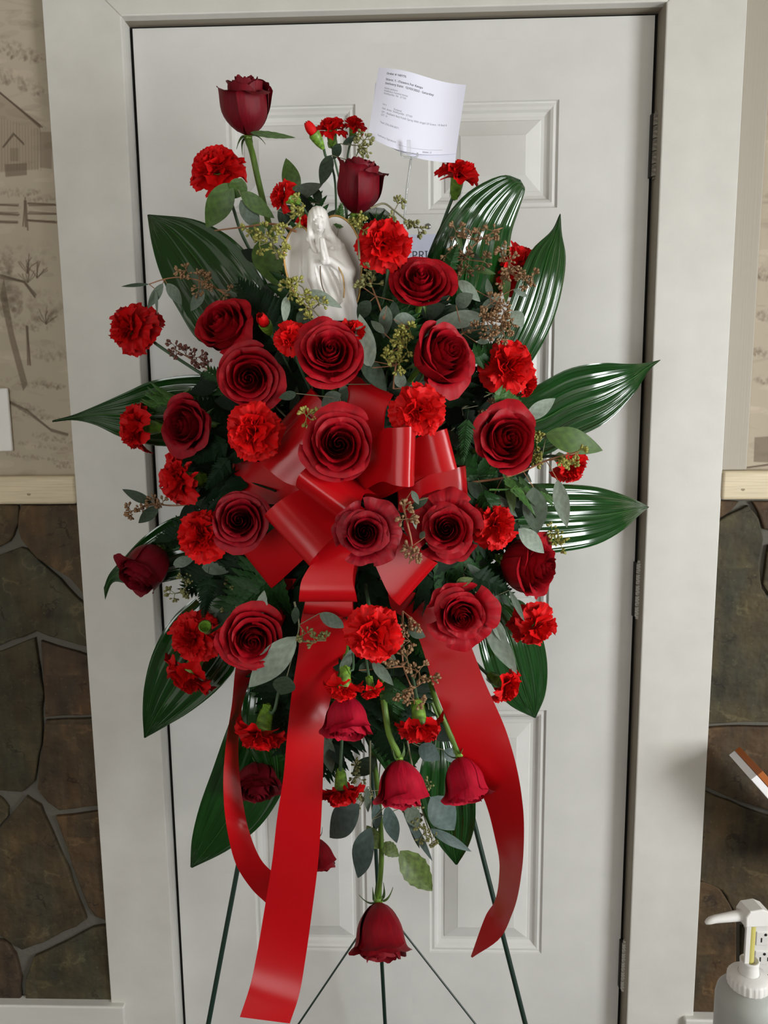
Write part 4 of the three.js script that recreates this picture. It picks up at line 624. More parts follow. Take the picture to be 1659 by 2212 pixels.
// hidden filling: leafy sprigs and fern fronds set into the foam all round
const BOUND = [[500, 470], [620, 400], [760, 430], [880, 520], [990, 560], [1080, 620], [1130, 760], [1160, 900], [1170, 1050], [1150, 1200], [1100, 1330], [1020, 1480], [980, 1640], [900, 1740], [780, 1760], [690, 1720], [600, 1640], [540, 1520], [470, 1380], [400, 1280], [360, 1150], [360, 1020], [380, 880], [420, 760], [470, 640]];
function reach(a) {                                      // distance from the middle of the spray to its outline, in photo px
  const c = [755, 1060], d = [Math.cos(a), Math.sin(a)]; let best = 300;
  for (let i = 0; i < BOUND.length; i++) { const A = BOUND[i], B = BOUND[(i + 1) % BOUND.length], ex = B[0] - A[0], ey = B[1] - A[1], den = d[0] * ey - d[1] * ex; if (Math.abs(den) < 1e-6) continue; const t = ((A[0] - c[0]) * ey - (A[1] - c[1]) * ex) / den, s = ((A[0] - c[0]) * d[1] - (A[1] - c[1]) * d[0]) / den; if (t > 0 && s >= 0 && s <= 1) best = t; }
  return best;
}
const at = (a, k) => { const R = reach(a) * k; return [755 + Math.cos(a) * R, 1060 + Math.sin(a) * R]; };
for (let i = 0; i < 30; i++) {
  const a = i / 30 * 6.283 + rr(-0.08, 0.08), k0 = rr(0.3, 0.5), k1 = rr(0.78, 0.93), st = [at(a, k0), at(a + rr(-0.1, 0.1), (k0 + k1) / 2), at(a, k1)], lv = [];
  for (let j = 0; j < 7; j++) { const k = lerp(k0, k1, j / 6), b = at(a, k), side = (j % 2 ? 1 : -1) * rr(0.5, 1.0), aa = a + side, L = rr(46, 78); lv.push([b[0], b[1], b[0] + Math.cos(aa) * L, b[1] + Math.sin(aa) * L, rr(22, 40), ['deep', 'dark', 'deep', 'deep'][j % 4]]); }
  sprig('grey-green leafy eucalyptus sprig tucked deep between the flowers', { dz: rr(-0.12, -0.075), stem: st, leaves: lv }, 'eucalyptus filling between the flowers');
}
const pinnaGeo = (() => grid(2, 16, (a, b) => { const u = a * 2 - 1, lobe = 0.62 + 0.38 * Math.abs(Math.sin(b * Math.PI * 6.5)), w = 0.19 * (1 - Math.pow(b, 1.6)) * lobe + 0.006; return [u * w, b, Math.abs(u) * 0.03 - 0.10 * b * b]; }))();
function fernProto(n) {
  const g = new THREE.Group();
  mesh('rachis', tube([V(0, -0.15, 0), V(0.01, 0.4, 0.03), V(0, 1, -0.05)], t => 0.008 * (1.1 - t), 12, 5), fernMats[0], g);
  for (let i = 0; i < n; i++) for (const s of [-1, 1]) { const v = 0.12 + 0.86 * i / n, m = mesh('pinna', pinnaGeo, fernMats[0], g); m.position.set(0.004 * s, v, 0.03 - 0.08 * v * v); m.rotation.set(rr(-0.15, 0.15), s * rr(0.1, 0.4), -s * lerp(1.15, 0.6, i / n), 'ZYX'); m.scale.setScalar(0.36 * Math.pow(1 - v, 0.7) + 0.035); }
  return g;
}
const ferns = [fernProto(16), fernProto(18)];
function fern(bx, by, tx, ty, dz, tone, label, group, lift = 0) {
  const z = domeZ(bx, by) + dz, a = P(bx, by, z), b = P(tx, ty, Math.max(0.2, domeZ(tx, ty) + dz + lift)), y = b.clone().sub(a), L = y.length(); y.normalize();
  const t = EYE.clone().sub(a).normalize().add(V(rr(-0.3, 0.3), rr(-0.2, 0.4), 0)).normalize(), x = y.clone().cross(t).normalize(), g = ferns[Math.floor(rnd() * 2)].clone();
  g.name = numbered('fern_frond'); g.userData = { label, category: 'greenery' }; if (group) g.userData.group = group;
  g.quaternion.copy(basisQuat(x, y, x.clone().cross(y))); g.scale.set(L * (group ? 0.9 : 0.62), L, L); g.position.copy(a);
  if (tone) g.traverse(o => { if (o.material === fernMats[0]) o.material = fernMats[tone]; });
  scene.add(g); return g;
}
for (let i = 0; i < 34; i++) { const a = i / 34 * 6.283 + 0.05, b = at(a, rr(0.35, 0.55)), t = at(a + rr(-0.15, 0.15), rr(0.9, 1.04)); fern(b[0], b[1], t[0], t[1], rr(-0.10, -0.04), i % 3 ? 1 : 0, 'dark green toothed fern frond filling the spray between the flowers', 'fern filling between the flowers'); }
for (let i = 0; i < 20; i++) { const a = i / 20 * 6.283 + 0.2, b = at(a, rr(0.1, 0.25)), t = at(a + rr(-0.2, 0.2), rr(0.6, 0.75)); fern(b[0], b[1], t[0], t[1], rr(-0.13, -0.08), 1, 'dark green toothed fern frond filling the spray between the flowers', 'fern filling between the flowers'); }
fern(395, 848, 306, 890, 0.01, 2, 'light green fern tip lying on the left pointing broad leaf');
fern(500, 950, 408, 1002, 0.0, 1, 'dark fern tip pointing left under the rose on the left');
fern(500, 985, 440, 1060, 0.0, 1, 'black-green fern frond before the door, left of the flat bow loop');
fern(1080, 1060, 1210, 1070, 0.02, 2, 'bright green fern on the root of the lower right ribbed leaf');
fern(1040, 1050, 1090, 1160, 0.0, 0, 'green fern hanging between the bright rose and the carnation below it');
fern(1060, 850, 1130, 870, 0.01, 2, 'light green fern below the right carnation pair');
fern(1010, 900, 1000, 1000, 0.01, 0, 'green fern leaves right of the bow\'s upper right loop');
fern(965, 590, 990, 525, -0.02, 0, 'fern with seeds at the foot of the folded glossy leaf');
fern(440, 1140, 330, 1180, 0.0, 1, 'dark fern frond lying on the leaf with a curled tip');
fern(450, 1240, 440, 1340, 0.0, 1, 'dark fern frond hanging left of the lower left grey leaves');
fern(495, 1350, 485, 1440, 0.02, 1, 'narrow dark fern between the carnation and the rose at the lower left');
fern(1010, 1240, 1110, 1280, 0.0, 1, 'dark fern frond below the rose on the bow\'s right');
fern(850, 1450, 850, 1590, 0.02, 0, 'green fern leaf behind the stem of the low hanging rose');
fern(730, 500, 738, 435, -0.01, 2, 'bright green leaf tip right of the angel\'s head');
fern(1010, 780, 1100, 740, -0.02, 0, 'green fern above the right carnation');

// ------------------------------------------------------------------ ribbon bow
const satinBump = dataTex(128, 128, (u, v) => { const h = 128 + 50 * noise.noise(u * 90, v * 4, 1) + 40 * noise.noise(u * 8, v * 90, 6); return [h, h, h]; });
const satin = phys(0xb00b13, 0.25, { specularIntensity: 0.6, bumpMap: satinBump, bumpScale: 0.0001,  });
const BC = P(755, 1120, 0.43);
const bow = thing('ribbon_bow', 'large red satin ribbon bow in the middle of the spray with long hanging tails', 'bow', BC);
function band(name, pts, n = 40, label) {                // pts: [centre Vector3, half width Vector3]
  const c = new THREE.CatmullRomCurve3(pts.map(p => p[0]), false, 'centripetal'), w = new THREE.CatmullRomCurve3(pts.map(p => p[1]));
  const N = pts.length - 1, C = t => c.getPoint(t), W = t => w.getPoint(t);
  return mesh(name, grid(6, n, (a, b) => { const p = C(b).addScaledVector(W(b), a * 2 - 1).sub(BC); return [p.x, p.y, p.z]; }), satin, bow, label);
}
function loop(A, B, z, o = {}) {
  const zb = o.zb === undefined ? z : o.zb, a = P(A[0], A[1], z), b = P(B[0], B[1], zb), m = a.clone().lerp(b, 0.5), w = b.clone().sub(a).multiplyScalar(0.5);
  const C = o.c ? P(...o.c) : BC.clone(), d = m.clone().sub(C), wn = w.clone().normalize(), out = d.clone().addScaledVector(wn, -d.dot(wn)).normalize();
  let n = wn.clone().cross(out).normalize(); const t = EYE.clone().sub(m).normalize(); if (n.dot(t) < 0) n.negate();
  const R = o.R || 0.017, L = d.length(), p0 = o.pinch || 0.45;
  const q = (k, h) => [C.clone().addScaledVector(d, k).addScaledVector(n, h), w.clone().multiplyScalar(lerp(p0, 1, k))];
  const tip = (o1, h) => [m.clone().addScaledVector(out, o1).addScaledVector(n, h), w.clone().multiplyScalar(lerp(p0, 1, Math.min(1, 1 + o1 / L * 0.9)))];
  const bk = o.back === undefined ? 1 : o.back;
  band('loop', [q(0, 0.004), q(0.3, R * (o.puff || 1.1)), tip(-R * 1.5, R * 0.97), tip(-R * 0.55, R * 0.72), tip(0, 0), tip(-R * 0.5, -R * 0.75), tip(-R * 1.6, -R * 1.1), q(0.3, -R * 1.2 * bk), q(0, -0.012)], 48);
}
loop([590, 930], [672, 838], 0.425, { R: 0.016 });
loop([556, 990], [660, 888], 0.47, { R: 0.028, c: [760, 1040, 0.45], puff: 1.3 });
loop([504, 1080], [503, 984], 0.40, { R: 0.01, c: [700, 1060, 0.45], pinch: 0.7 });
loop([646, 1026], [762, 1112], 0.545, { R: 0.020, zb: 0.555, c: [790, 1075, 0.46], puff: 0.9 });
loop([572, 1112], [668, 1218], 0.51, { R: 0.024, pinch: 0.7, zb: 0.53, c: [760, 1080, 0.45] });
loop([524, 1192], [586, 1270], 0.415, { R: 0.008, c: [690, 1120, 0.45], pinch: 0.8 });
loop([646, 1300], [772, 1300], 0.495, { R: 0.016, c: [745, 1150, 0.46] });
loop([656, 1326], [764, 1334], 0.46, { R: 0.012 });
loop([864, 1308], [946, 1216], 0.475, { R: 0.012, c: [800, 1130, 0.45] });
loop([888, 922], [884, 1052], 0.545, { R: 0.018, c: [770, 1050, 0.46] });
loop([964, 926], [986, 1012], 0.50, { R: 0.018, c: [800, 1050, 0.44], pinch: 0.8 });
loop([766, 810], [850, 852], 0.445, { R: 0.014, c: [775, 1050, 0.43], pinch: 0.9 });
loop([1006, 1005], [1012, 1095], 0.41, { R: 0.014, c: [860, 1070, 0.42], pinch: 0.8 });
loop([870, 1330], [905, 1282], 0.42, { R: 0.012, c: [820, 1150, 0.42] });
mesh('knot', (() => { const g = new THREE.SphereGeometry(0.02, 16, 12); g.scale(1, 0.9, 0.7); g.translate(0, 0, 0.005); return g; })(), satin, bow);
function tail(rows) {                                    // rows: left px, left py, right px, right py, left depth, right depth
  return band('tail', rows.map(r => { const a = P(r[0], r[1], r[4]), b = P(r[2], r[3], r[5]); return [a.clone().lerp(b, 0.5), b.clone().sub(a).multiplyScalar(0.5)]; }), 60);
}
tail([[690, 1200, 780, 1200, 0.43, 0.43], [652, 1330, 750, 1330, 0.45, 0.44], [644, 1410, 748, 1400, 0.455, 0.435], [630, 1500, 722, 1480, 0.46, 0.42], [620, 1590, 702, 1575, 0.46, 0.44], [612, 1680, 698, 1672, 0.46, 0.455], [598, 1770, 694, 1770, 0.46, 0.46], [588, 1860, 687, 1865, 0.455, 0.46], [572, 1960, 674, 1970, 0.45, 0.46], [555, 2060, 660, 2070, 0.46, 0.465], [540, 2130, 646, 2150, 0.475, 0.48], [518, 2197, 626, 2211, 0.50, 0.50]]);
tail([[560, 1250, 640, 1250, 0.40, 0.40], [530, 1350, 610, 1350, 0.40, 0.39], [510, 1436, 552, 1440, 0.41, 0.37], [498, 1540, 520, 1545, 0.43, 0.37], [485, 1640, 515, 1640, 0.44, 0.38], [483, 1720, 523, 1720, 0.44, 0.40], [492, 1800, 538, 1795, 0.43, 0.42], [512, 1872, 566, 1860, 0.42, 0.43], [545, 1922, 598, 1890, 0.41, 0.44], [574, 1950, 622, 1906, 0.40, 0.44]]);
tail([[820, 1250, 900, 1230, 0.41, 0.41], [900, 1370, 1000, 1360, 0.42, 0.43], [936, 1480, 1046, 1470, 0.43, 0.44], [972, 1570, 1086, 1560, 0.44, 0.45], [1006, 1650, 1112, 1640, 0.44, 0.46], [1048, 1732, 1128, 1728, 0.43, 0.47], [1068, 1805, 1132, 1806, 0.42, 0.47], [1079, 1870, 1126, 1890, 0.41, 0.47], [1071, 1940, 1110, 1965, 0.41, 0.47], [1050, 1976, 1084, 2022, 0.42, 0.47], [1017, 2066, 1020, 2069, 0.46, 0.465]]);

// ------------------------------------------------------------------ angel figurine
{
  const O = P(700, 570, 0.425), m = mpp(700, 570, 0.425), fr = frameAt(O);
  const g = thing('angel_figurine', 'white porcelain angel with folded hands and gold rimmed heart shaped wings', 'figurine', O);
  g.quaternion.copy(basisQuat(fr.r, fr.u, fr.t)); g.scale.setScalar(m);
  const porcelain = phys(0xe9e6e2, 0.42, { clearcoat: 0.15, clearcoatRoughness: 0.4 }), gold = phys(0xb99355, 0.38, { metalness: 0.55 });
  const X = (x, y) => [x - 700, 570 - y];                // photo px to figurine units
  const cap = (p, a, b, ra, rb) => { const bx = b[0] - a[0], by = b[1] - a[1], bz = b[2] - a[2], px = p[0] - a[0], py = p[1] - a[1], pz = p[2] - a[2], h = clamp((px * bx + py * by + pz * bz) / (bx * bx + by * by + bz * bz), 0, 1); return Math.hypot(px - bx * h, py - by * h, pz - bz * h) - lerp(ra, rb, h); };
  const sm = (a, b, k) => { const h = clamp(0.5 + 0.5 * (b - a) / k, 0, 1); return lerp(b, a, h) - k * h * (1 - h); };
  const C = (x, y, z) => [...X(x, y), z];
  const B = {
    torso: [C(704, 545, 0), C(712, 600, 0), 30, 40], skirt: [C(712, 600, 0), C(722, 690, 0), 40, 50],
    armL: [C(676, 545, 6), C(678, 598, 10), 12, 15], foreL: [C(680, 560, 12), C(700, 552, 26), 9, 7], slL: [C(678, 598, 10), C(690, 655, 12), 14, 9],
    armR: [C(734, 542, 6), C(752, 585, 8), 14, 17], foreR: [C(748, 590, 14), C(712, 562, 28), 12, 8], slR: [C(750, 590, 10), C(742, 640, 14), 17, 10],
    hL: [C(694.5, 520, 34), C(699, 566, 32), 3.4, 6.5], hR: [C(699, 521, 35), C(707, 566, 32), 3.4, 6.5], thumb: [C(697, 545, 37), C(700, 560, 38), 2.5, 3],
    neck: [C(692, 510, 6), C(700, 535, 4), 9, 14], hairL: [C(675, 478, 8), C(670, 520, 12), 7, 7], hairL2: [C(670, 520, 12), C(682, 545, 20), 7, 4], hairR: [C(705, 478, 10), C(713, 512, 16), 7, 8], hairR2: [C(713, 512, 16), C(736, 534, 12), 9, 9], hairB: [C(690, 478, -6), C(700, 530, -10), 20, 22], roll: [C(716, 538, 20), C(738, 540, 12), 4, 5],
    nose: [C(691, 488, 26), C(692, 498, 30), 1.8, 2.6], fold: [C(752, 610, 22), C(765, 690, 12), 10, 12]
  };
  const ell = (p, c, r) => { const k = Math.hypot((p[0] - c[0]) / r[0], (p[1] - c[1]) / r[1], (p[2] - c[2]) / r[2]); return (k - 1) * Math.min(...r); };
  const crown = C(689, 476, 4), face = C(691, 491, 13), eyeA = C(684, 489.5, 26), eyeB = C(699, 488.5, 26), mouth = C(693, 504, 26);
  const res = 116, S = 130, mc = new MarchingCubes(res, new THREE.MeshBasicMaterial(), false, false, 900000);
  mc.isolation = 0;
  for (let k = 0; k < res; k++) for (let j = 0; j < res; j++) for (let i = 0; i < res; i++) {
    const p = [(i / res * 2 - 1) * S, (j / res * 2 - 1) * S, (k / res * 2 - 1) * S], id = i + j * res + k * res * res;
    if (Math.abs(p[2]) > 62 || Math.abs(p[0]) > 92) { mc.field[id] = -20; continue; }
    const flat = [p[0], p[1], p[2] * 1.55];
    const b = k2 => cap(p, ...B[k2]);
    let d = sm(cap(flat, ...B.torso), cap(flat, ...B.skirt), 14);
    d = sm(d, b('armL'), 8); d = sm(d, b('slL'), 6); d = sm(d, b('armR'), 8); d = sm(d, b('slR'), 6); d = sm(d, b('fold'), 8);
    // open front of the robe: an almond hollow with upright folds inside
    const ox = (p[0] - (10 + (p[1] + 40) * -0.42)) / 21, oy = (p[1] + 38) / 46, al = Math.hypot(ox, oy);
    if (p[2] > 0 && al < 1.0) d = Math.max(d, p[2] - (22 + 2.2 * Math.sin((p[0] + p[1] * 0.42) * 0.36) - 5 * Math.pow(clamp(1.02 - al, 0, 1), 0.3)));
    d += 0.9 * Math.sin(p[0] * 0.24 + p[1] * 0.08) * smooth(-70, -105, p[1]);
    d = sm(d, b('foreL'), 4); d = sm(d, b('foreR'), 5); d = sm(d, b('neck'), 5);
    let h = sm(ell(p, crown, [21, 23, 22]), b('hairL'), 6); h = sm(h, b('hairL2'), 5); h = sm(h, b('hairR'), 6); h = sm(h, b('hairR2'), 6); h = sm(h, b('hairB'), 8); h = sm(h, b('roll'), 3);
    h += 0.5 * Math.sin(p[0] * 0.7 + p[1] * 0.12) * (p[2] > 0 ? 1 : 0);
    // parted fringe: hollow where the face lies
    const fx = (p[0] - face[0]) / 12.5, fy = (p[1] - face[1] - (-3)) / 20, fk = Math.hypot(fx, fy);
    if (p[2] > 8 && fk < 1) h = Math.max(h, p[2] - 14);
    let f = ell(p, face, [13, 20, 15]); f = sm(f, b('nose'), 1.6);
    f = Math.max(f, -(ell(p, [eyeA[0], eyeA[1] + 1.5, 30], [5, 3, 4.5]))); f = Math.max(f, -(ell(p, [eyeB[0], eyeB[1] + 1.5, 30], [5, 3, 4.5])));
    f = sm(f, ell(p, [eyeA[0], eyeA[1], 25.5], [3.4, 2.2, 2.2]), 1); f = sm(f, ell(p, [eyeB[0], eyeB[1], 25.5], [3.4, 2.2, 2.2]), 1); f = sm(f, ell(p, [mouth[0], mouth[1], 26], [3.6, 1.5, 2]), 1.2);
    h = sm(h, f, 1.5); d = sm(d, h, 3);
    const hands = Math.min(sm(b('hL'), b('thumb'), 2), b('hR')); d = sm(d, hands, 1.6);
    d = Math.max(d, -108 - 16 * (p[0] + 6) / 60 * 0 - p[1] - 10);
    mc.field[id] = -d;
  }
  mc.update();
  const n = mc.count, pos = new Float32Array(n * 3); for (let i = 0; i < n * 3; i++) pos[i] = mc.positionArray[i] * S;
  let geo = new THREE.BufferGeometry(); geo.setAttribute('position', new THREE.BufferAttribute(pos, 3)); geo = mergeVertices(geo, 0.02); geo.computeVertexNormals();
  mesh('figure', geo, porcelain, g);
  const wing = (pts, depth, zc, name) => {
    const c = new THREE.CatmullRomCurve3(pts.map(p => V(...X(p[0], p[1]), 0)), true), ctr = pts.reduce((a, p) => [a[0] + p[0] / pts.length, a[1] + p[1] / pts.length], [0, 0]), q = X(...ctr);
    const shell = (off, s) => grid(48, 8, (a, b) => { const e = c.getPointAt(a % 1), k = b * s; return [lerp(q[0], e.x, k), lerp(q[1], e.y, k), zc + off - depth * (1 - Math.pow(k, 2.4)) + 0.9 * Math.sin(Math.hypot(lerp(q[0], e.x, k) * 0.32, 0) * 2.0) * (1 - k) ]; });
    const w = mesh('wing', mergeGeometries([shell(0, 1), shell(-3.5, 1.01)]), porcelain, g);
    const rim = []; for (let i = 0; i <= 48; i++) { const e = c.getPointAt((i % 48) / 48); rim.push(V(e.x, e.y, zc - 1.5)); }
    mesh('gold_rim', tube(rim, 2.4, 96, 7), gold, w, 'thin gold line round the wing');
  };
  wing([[668, 506], [656, 494], [640, 495], [627, 508], [617, 530], [614, 560], [618, 590], [627, 618], [645, 645], [668, 668], [692, 684], [700, 640], [694, 570]], 15, -14);
  wing([[706, 480], [716, 473], [732, 472], [752, 482], [769, 504], [779, 532], [783, 565], [780, 600], [776, 635], [768, 655], [745, 676], [715, 684], [704, 640], [702, 560]], 17, -16);
  for (const [pts, nm] of [[[C(728, 572, 30), C(738, 592, 30), C(742, 618, 29), C(741, 640, 27)], 'gold'], [[C(692, 574, 30), C(692, 595, 31), C(696, 618, 31), C(702, 632, 30)], 'bronze']]) mesh('robe_edge', tube(pts.map(p => V(...p)), 1.4, 20, 6), nm === 'gold' ? gold : std(0x6a5a48, 0.5), g, nm + ' line along the open robe');  // left line is a brown tube standing for the shade in the robe slit
}

// ------------------------------------------------------------------ paper card on a clear pick
{
  const z = 0.30, c = P(900, 240, z), t = thing('delivery_card', 'white printed delivery note curling on a clear plastic pick above the flowers', 'note', c);
  const draw = (g, W, H) => {
    g.fillStyle = '#e3e3f2'; g.fillRect(0, 0, W, H); g.fillStyle = '#33333f'; const T = (s, x, y, sz, b) => { g.font = `${b ? 'bold ' : ''}${sz}px sans-serif`; g.fillText(s, x * W, y * H); };
    T('Order # 149775', 0.10, 0.085, 46, 1); T('Store: 1 - Flowers For Keeps', 0.10, 0.165, 48, 1); T('Delivery Date:  12/03/2022 - Saturday', 0.10, 0.218, 47, 1);
    g.fillStyle = '#4a4a58'; T('Keith Jackson', 0.10, 0.283, 38); T('Feldhaus Funeral Home', 0.10, 0.318, 38); T('Shelbyville, TN   37160', 0.10, 0.353, 38);
    T('Occ:', 0.105, 0.5, 36); T('Funeral', 0.235, 0.525, 40); T('Del. Area  Shelbyville - 37160', 0.105, 0.556, 40); T('OT : Radiant Red Fresh Spray With Angel Of Grace, 18 Red R', 0.105, 0.605, 42); T('OT : V', 0.105, 0.645, 40);
    T('Text 256.694.6011', 0.105, 0.745, 40); T('Delivery Signature', 0.10, 0.925, 38); g.fillRect(0.34 * W, 0.935 * H, 0.50 * W, 3); T('Items : 2', 0.62, 0.98, 36, 1);
  };
  const sheet = (c4, bow1, zo) => grid(24, 20, (a, b) => {
    const v = 1 - b, top = [lerp(c4[0][0], c4[1][0], a), lerp(c4[0][1], c4[1][1], a) - 7 * Math.sin(Math.PI * 2 * (a - 0.02)) * 0.5], bot = [lerp(c4[3][0], c4[2][0], a), lerp(c4[3][1], c4[2][1], a) + 21 * Math.pow(Math.sin(Math.PI * Math.pow(a, 0.9)), 1) * 0.85];
    const p = P(lerp(top[0], bot[0], v), lerp(top[1], bot[1], v), z + zo + bow1 * Math.sin(a * 5.2 + 0.2) + 0.014 * v * v * (1 - a)); return [p.x - c.x, p.y - c.y, p.z - c.z];
  });
  mesh('sheet', sheet([[818, 145], [1007, 183], [984, 332], [795, 294]], 0.008, 0), std(0xffffff, 0.7, { map: canvasTex(1500, 1200, draw) }), t);
  mesh('sheet', sheet([[811, 178], [1004, 190], [983, 352], [801, 290]], 0.006, -0.006), std(0xdcdcea, 0.7), t, 'second sheet behind the printed one');
  const clear = phys(0xf4f6f6, 0.08, { transmission: 0.85, thickness: 0.001, ior: 1.49 });
  const k = thing('card_pick', 'clear plastic card pick with a long thin stem holding the paper note', 'card holder', P(876, 430, z)), L = a => a.map(q => P(q[0], q[1], z + (q[2] || 0)).sub(k.position));
  mesh('stem', tube(L([[868, 520, -0.01], [872, 490, -0.01], [880, 400, -0.005], [887, 350, 0], [888, 342, 0.004]]), 0.0014, 24, 8), clear, k);
  mesh('fork', tube(L([[868, 322, 0.012], [868, 337, 0.012], [884, 340, 0.012], [901, 338, 0.012], [901, 330, 0.012]]), 0.0012, 24, 8), clear, k);
  mesh('prong', (() => { const q = L([[883, 318, 0.022]])[0], g = new RoundedBoxGeometry(0.0052, 0.018, 0.002, 3, 0.0009); g.translate(q.x, q.y, q.z); return g; })(), clear, k);
}

// ------------------------------------------------------------------ foam and easel
{
  const foam = std(0x16301a, 0.95, { bumpMap: stoneBump, bumpScale: 0.002 });
  const c = P(748, 1090, 0.22), f = thing('floral_foam', 'dark green foam block behind the flowers that holds all the stems', 'floral foam', c);
  mesh('block', (() => { const g = new RoundedBoxGeometry(0.26, 0.42, 0.08, 4, 0.035); return g; })(), foam, f);
  const cage = std(0x0f2b1a, 0.5); for (let i = -2; i <= 2; i++) mesh('cage_bar', tube([V(-0.132, i * 0.08, 0), V(-0.12, i * 0.08, 0.043), V(0.12, i * 0.08, 0.043), V(0.132, i * 0.08, 0)], 0.002, 12, 6), cage, f);
  const wire = phys(0x0d2a20, 0.4, { clearcoat: 0.3 });
  const e = thing('easel_stand', 'dark green wire easel with three legs and thin braces carrying the spray', 'easel', [P(780, 1100, 0.17).x, 0, 0.2]);
  const line = (a, b, y0, y1) => { const A = P(...a), B = P(...b), d = B.clone().sub(A), at2 = y => A.clone().addScaledVector(d, (y - A.y) / d.y).sub(e.position); return [at2(y1), at2(y0)]; };
  const leg = (a, b, top, r) => { const q = line(a, b, 0.0, top); mesh('leg', tube(q, r, 2, 10), wire, e); return q; };
  const l = leg([522, 1830, 0.20], [450, 2212, 0.24], 1.34, 0.0042), r = leg([1020, 1760, 0.19], [1135, 2212, 0.24], 1.34, 0.0042), b = leg([812, 1840, 0.12], [832, 2212, 0.08], 1.2, 0.0036);
  const hub = P(822, 1950, 0.115).sub(e.position), far = (px, py, z) => hub.clone().lerp(P(px, py, z).sub(e.position), 1.25);
  mesh('brace', tube([hub, far(645, 2212, 0.17)], 0.0018, 2, 8), wire, e); mesh('brace', tube([hub, far(1027, 2212, 0.17)], 0.0018, 2, 8), wire, e);
  mesh('crossbar', tube([l[0].clone().lerp(l[1], 0.15), r[0].clone().lerp(r[1], 0.15)], 0.003, 2, 8), wire, e);
  mesh('holder', tube([b[0].clone(), V(b[0].x, b[0].y + 0.02, 0.0)], 0.003, 2, 8), wire, e);
}

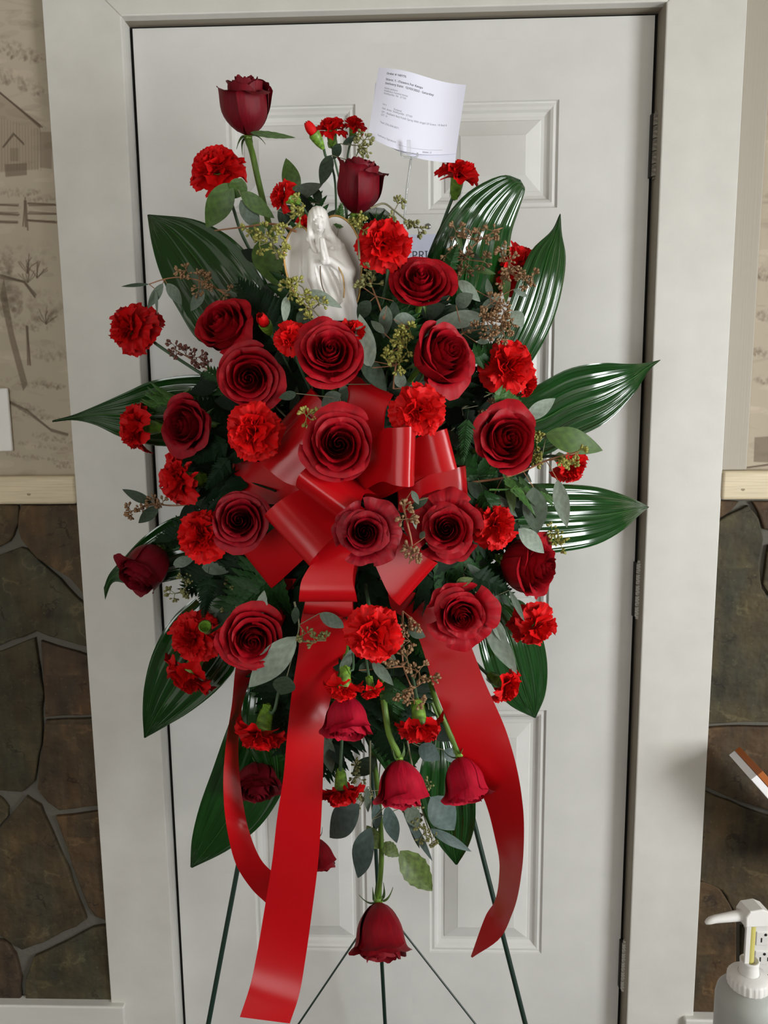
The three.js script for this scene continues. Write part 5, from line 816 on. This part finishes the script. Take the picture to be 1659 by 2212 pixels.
// ------------------------------------------------------------------ pump bottle on a small table, wall fittings
{
  const z = 0.55, A = P(1616, 2124, z), k = mpp(1616, 2110, z), white = phys(0xd6d4d0, 0.5, { specularIntensity: 0.6 });
  const bodyM = phys(0xb4b6b0, 0.5, { transmission: 0.25, thickness: 0, specularIntensity: 0.5 }), tubeM = phys(0xd8cf7a, 0.3, { transmission: 0.3, thickness: 0 });
  const H = 420 * k, t = thing('pump_bottle', 'white plastic pump bottle at the lower right corner', 'bottle', [A.x, A.y - H, A.z]);
  const s = a => a.map(([r, y]) => [r * k, H + y * k]);
  mesh('body', lathe([[0.0001, 0], [60 * k, 0], [64 * k, 5 * k], ...s([[65, -60], [65, -40], [62, -24], [53, -12], [40, -4], [36, 0], [36, 12]])], 40), bodyM, t);
  const cap = lathe(s([[38, -4], [42, -3], [43, 0], [43, 16], [40, 21], [32, 25], [22, 28]]), 144); { const p = cap.attributes.position; for (let i = 0; i < p.count; i++) { const x = p.getX(i), zz = p.getZ(i), r = Math.hypot(x, zz); if (r > 41 * k) { const a = Math.atan2(zz, x), f = 1 + 0.012 * Math.sign(Math.sin(a * 24)); p.setX(i, x * f); p.setZ(i, zz * f); } } cap.computeVertexNormals(); }
  mesh('cap', cap, white, t);
  mesh('collar', lathe(s([[22, 26], [21, 30], [19, 44], [19.5, 52], [20, 56], [16, 57], [12, 52], [0.01, 52]]), 28), white, t);
  mesh('pump_tube', lathe(s([[8.5, 50], [8.5, 160]]), 20), tubeM, t, 'yellowish pump tube');
  const post = box(-16 * k, -6 * k, H + 52 * k, H + 150 * k, 6 * k, 12 * k, 1.2 * k); mesh('guide', post, white, t);
  const head = new THREE.Group(); head.name = 'pump_head'; head.position.set(0, H + 157 * k, 0); head.rotation.y = 0.15; t.add(head);
  const hs = new THREE.Shape([[-26, -8], [26, -12], [30, 4], [26, 22], [10, 30], [-18, 28], [-27, 14]].map(p => new THREE.Vector2(p[0] * k, p[1] * k))), hg = new THREE.ExtrudeGeometry(hs, { depth: 34 * k, bevelEnabled: true, bevelSize: 3 * k, bevelThickness: 3 * k, bevelSegments: 3, bevelOffset: -3 * k }); hg.translate(0, 0, -17 * k);
  mesh('press_plate', hg, white, head);
  mesh('spout', tube([V(-14 * k, 7 * k, 0), V(-55 * k, 5 * k, 0), V(-92 * k, 2 * k, 0), V(-106 * k, -4 * k, 0)], q => (12.5 - 5.5 * q - 4 * smooth(0.9, 1, q)) * k, 16, 12), white, head);
  const topY = A.y - H, tb = thing('pedestal_table', 'small round pedestal table below the picture that carries the pump bottle', 'table', [A.x, 0, A.z]), wood = std(0x6a4c33, 0.5);
  mesh('table_top', lathe([[0.0001, topY - 0.02], [0.068, topY - 0.02], [0.07, topY - 0.012], [0.068, topY - 0.001], [0.0001, topY - 0.001]], 32), wood, tb);
  mesh('column', lathe([[0.02, 0.02], [0.012, 0.06], [0.012, topY - 0.06], [0.03, topY - 0.02]], 16), wood, tb); mesh('foot', lathe([[0.0001, 0.001], [0.09, 0.001], [0.085, 0.012], [0.02, 0.024], [0.0001, 0.024]], 24), wood, tb);
  const plateM = phys(0xeceae6, 0.4), hole = std(0x15130f, 0.8);
  const oc = P(1650, 2046, WALLZ + 0.016), o = thing('wall_outlet', 'white double wall outlet on the stone wall behind the pump bottle', 'outlet', [oc.x, oc.y, WALLZ + 0.012]);
  mesh('plate', box(-0.035, 0.035, -0.057, 0.057, -0.01, 0.006, 0.003), plateM, o);
  for (const y of [0.02, -0.02]) { const s2 = mesh('socket', box(-0.017, 0.017, y - 0.0145, y + 0.0145, 0.004, 0.008, 0.0018), plateM, o); mesh('slot', box(-0.0085, -0.006, y - 0.007, y + 0.002, 0.0075, 0.0084), hole, s2); mesh('slot', box(0.006, 0.0085, y - 0.006, y + 0.002, 0.0075, 0.0084), hole, s2); const h = new THREE.CylinderGeometry(0.0028, 0.0028, 0.001, 14); h.rotateX(Math.PI / 2); h.translate(0, y + 0.0085, 0.008); mesh('slot', h, hole, s2); }
  const q0 = P(21, 838, WALLZ + 0.006), q1 = P(23, 975, WALLZ + 0.006), hh = q0.y - q1.y, w = hh * 0.62;
  const sw = thing('light_switch', 'white light switch plate at the left edge, above the wooden rail', 'switch', [(q0.x + q1.x) / 2 - w / 2, (q0.y + q1.y) / 2, WALLZ]);
  mesh('plate', box(-w / 2, w / 2, -hh / 2, hh / 2, 0.0005, 0.007, 0.003), plateM, sw); mesh('toggle', box(-0.005, 0.005, -0.012, 0.012, 0.006, 0.016, 0.002), plateM, sw);
  // leaflet box fixed to the stones at the right edge
  const bz = 0.16, bc = P(1634, 1674, bz), bx = thing('leaflet_box', 'orange leaflet with a white edge in a holder at the right edge', 'leaflet', bc), wht = std(0xf0eef0, 0.6), org = std(0xa85a1c, 0.55);
  const r0 = new THREE.Group(); r0.name = 'leaflet'; r0.rotation.z = -0.85; bx.add(r0);
  mesh('cover', box(0.0, 0.21, 0.001, 0.012, -0.09, 0.002, 0.001), org, r0); mesh('pages', box(0.0, 0.21, -0.012, 0.0005, -0.09, 0.001, 0.001), wht, r0);
  mesh('holder', (() => { const g = box(0.12, 0.2, -0.2, -0.13, WALLZ + 0.01 - bz, -0.02, 0.004); return g; })(), std(0x2a2622, 0.6), bx);
}
renderer.render(scene, camera);
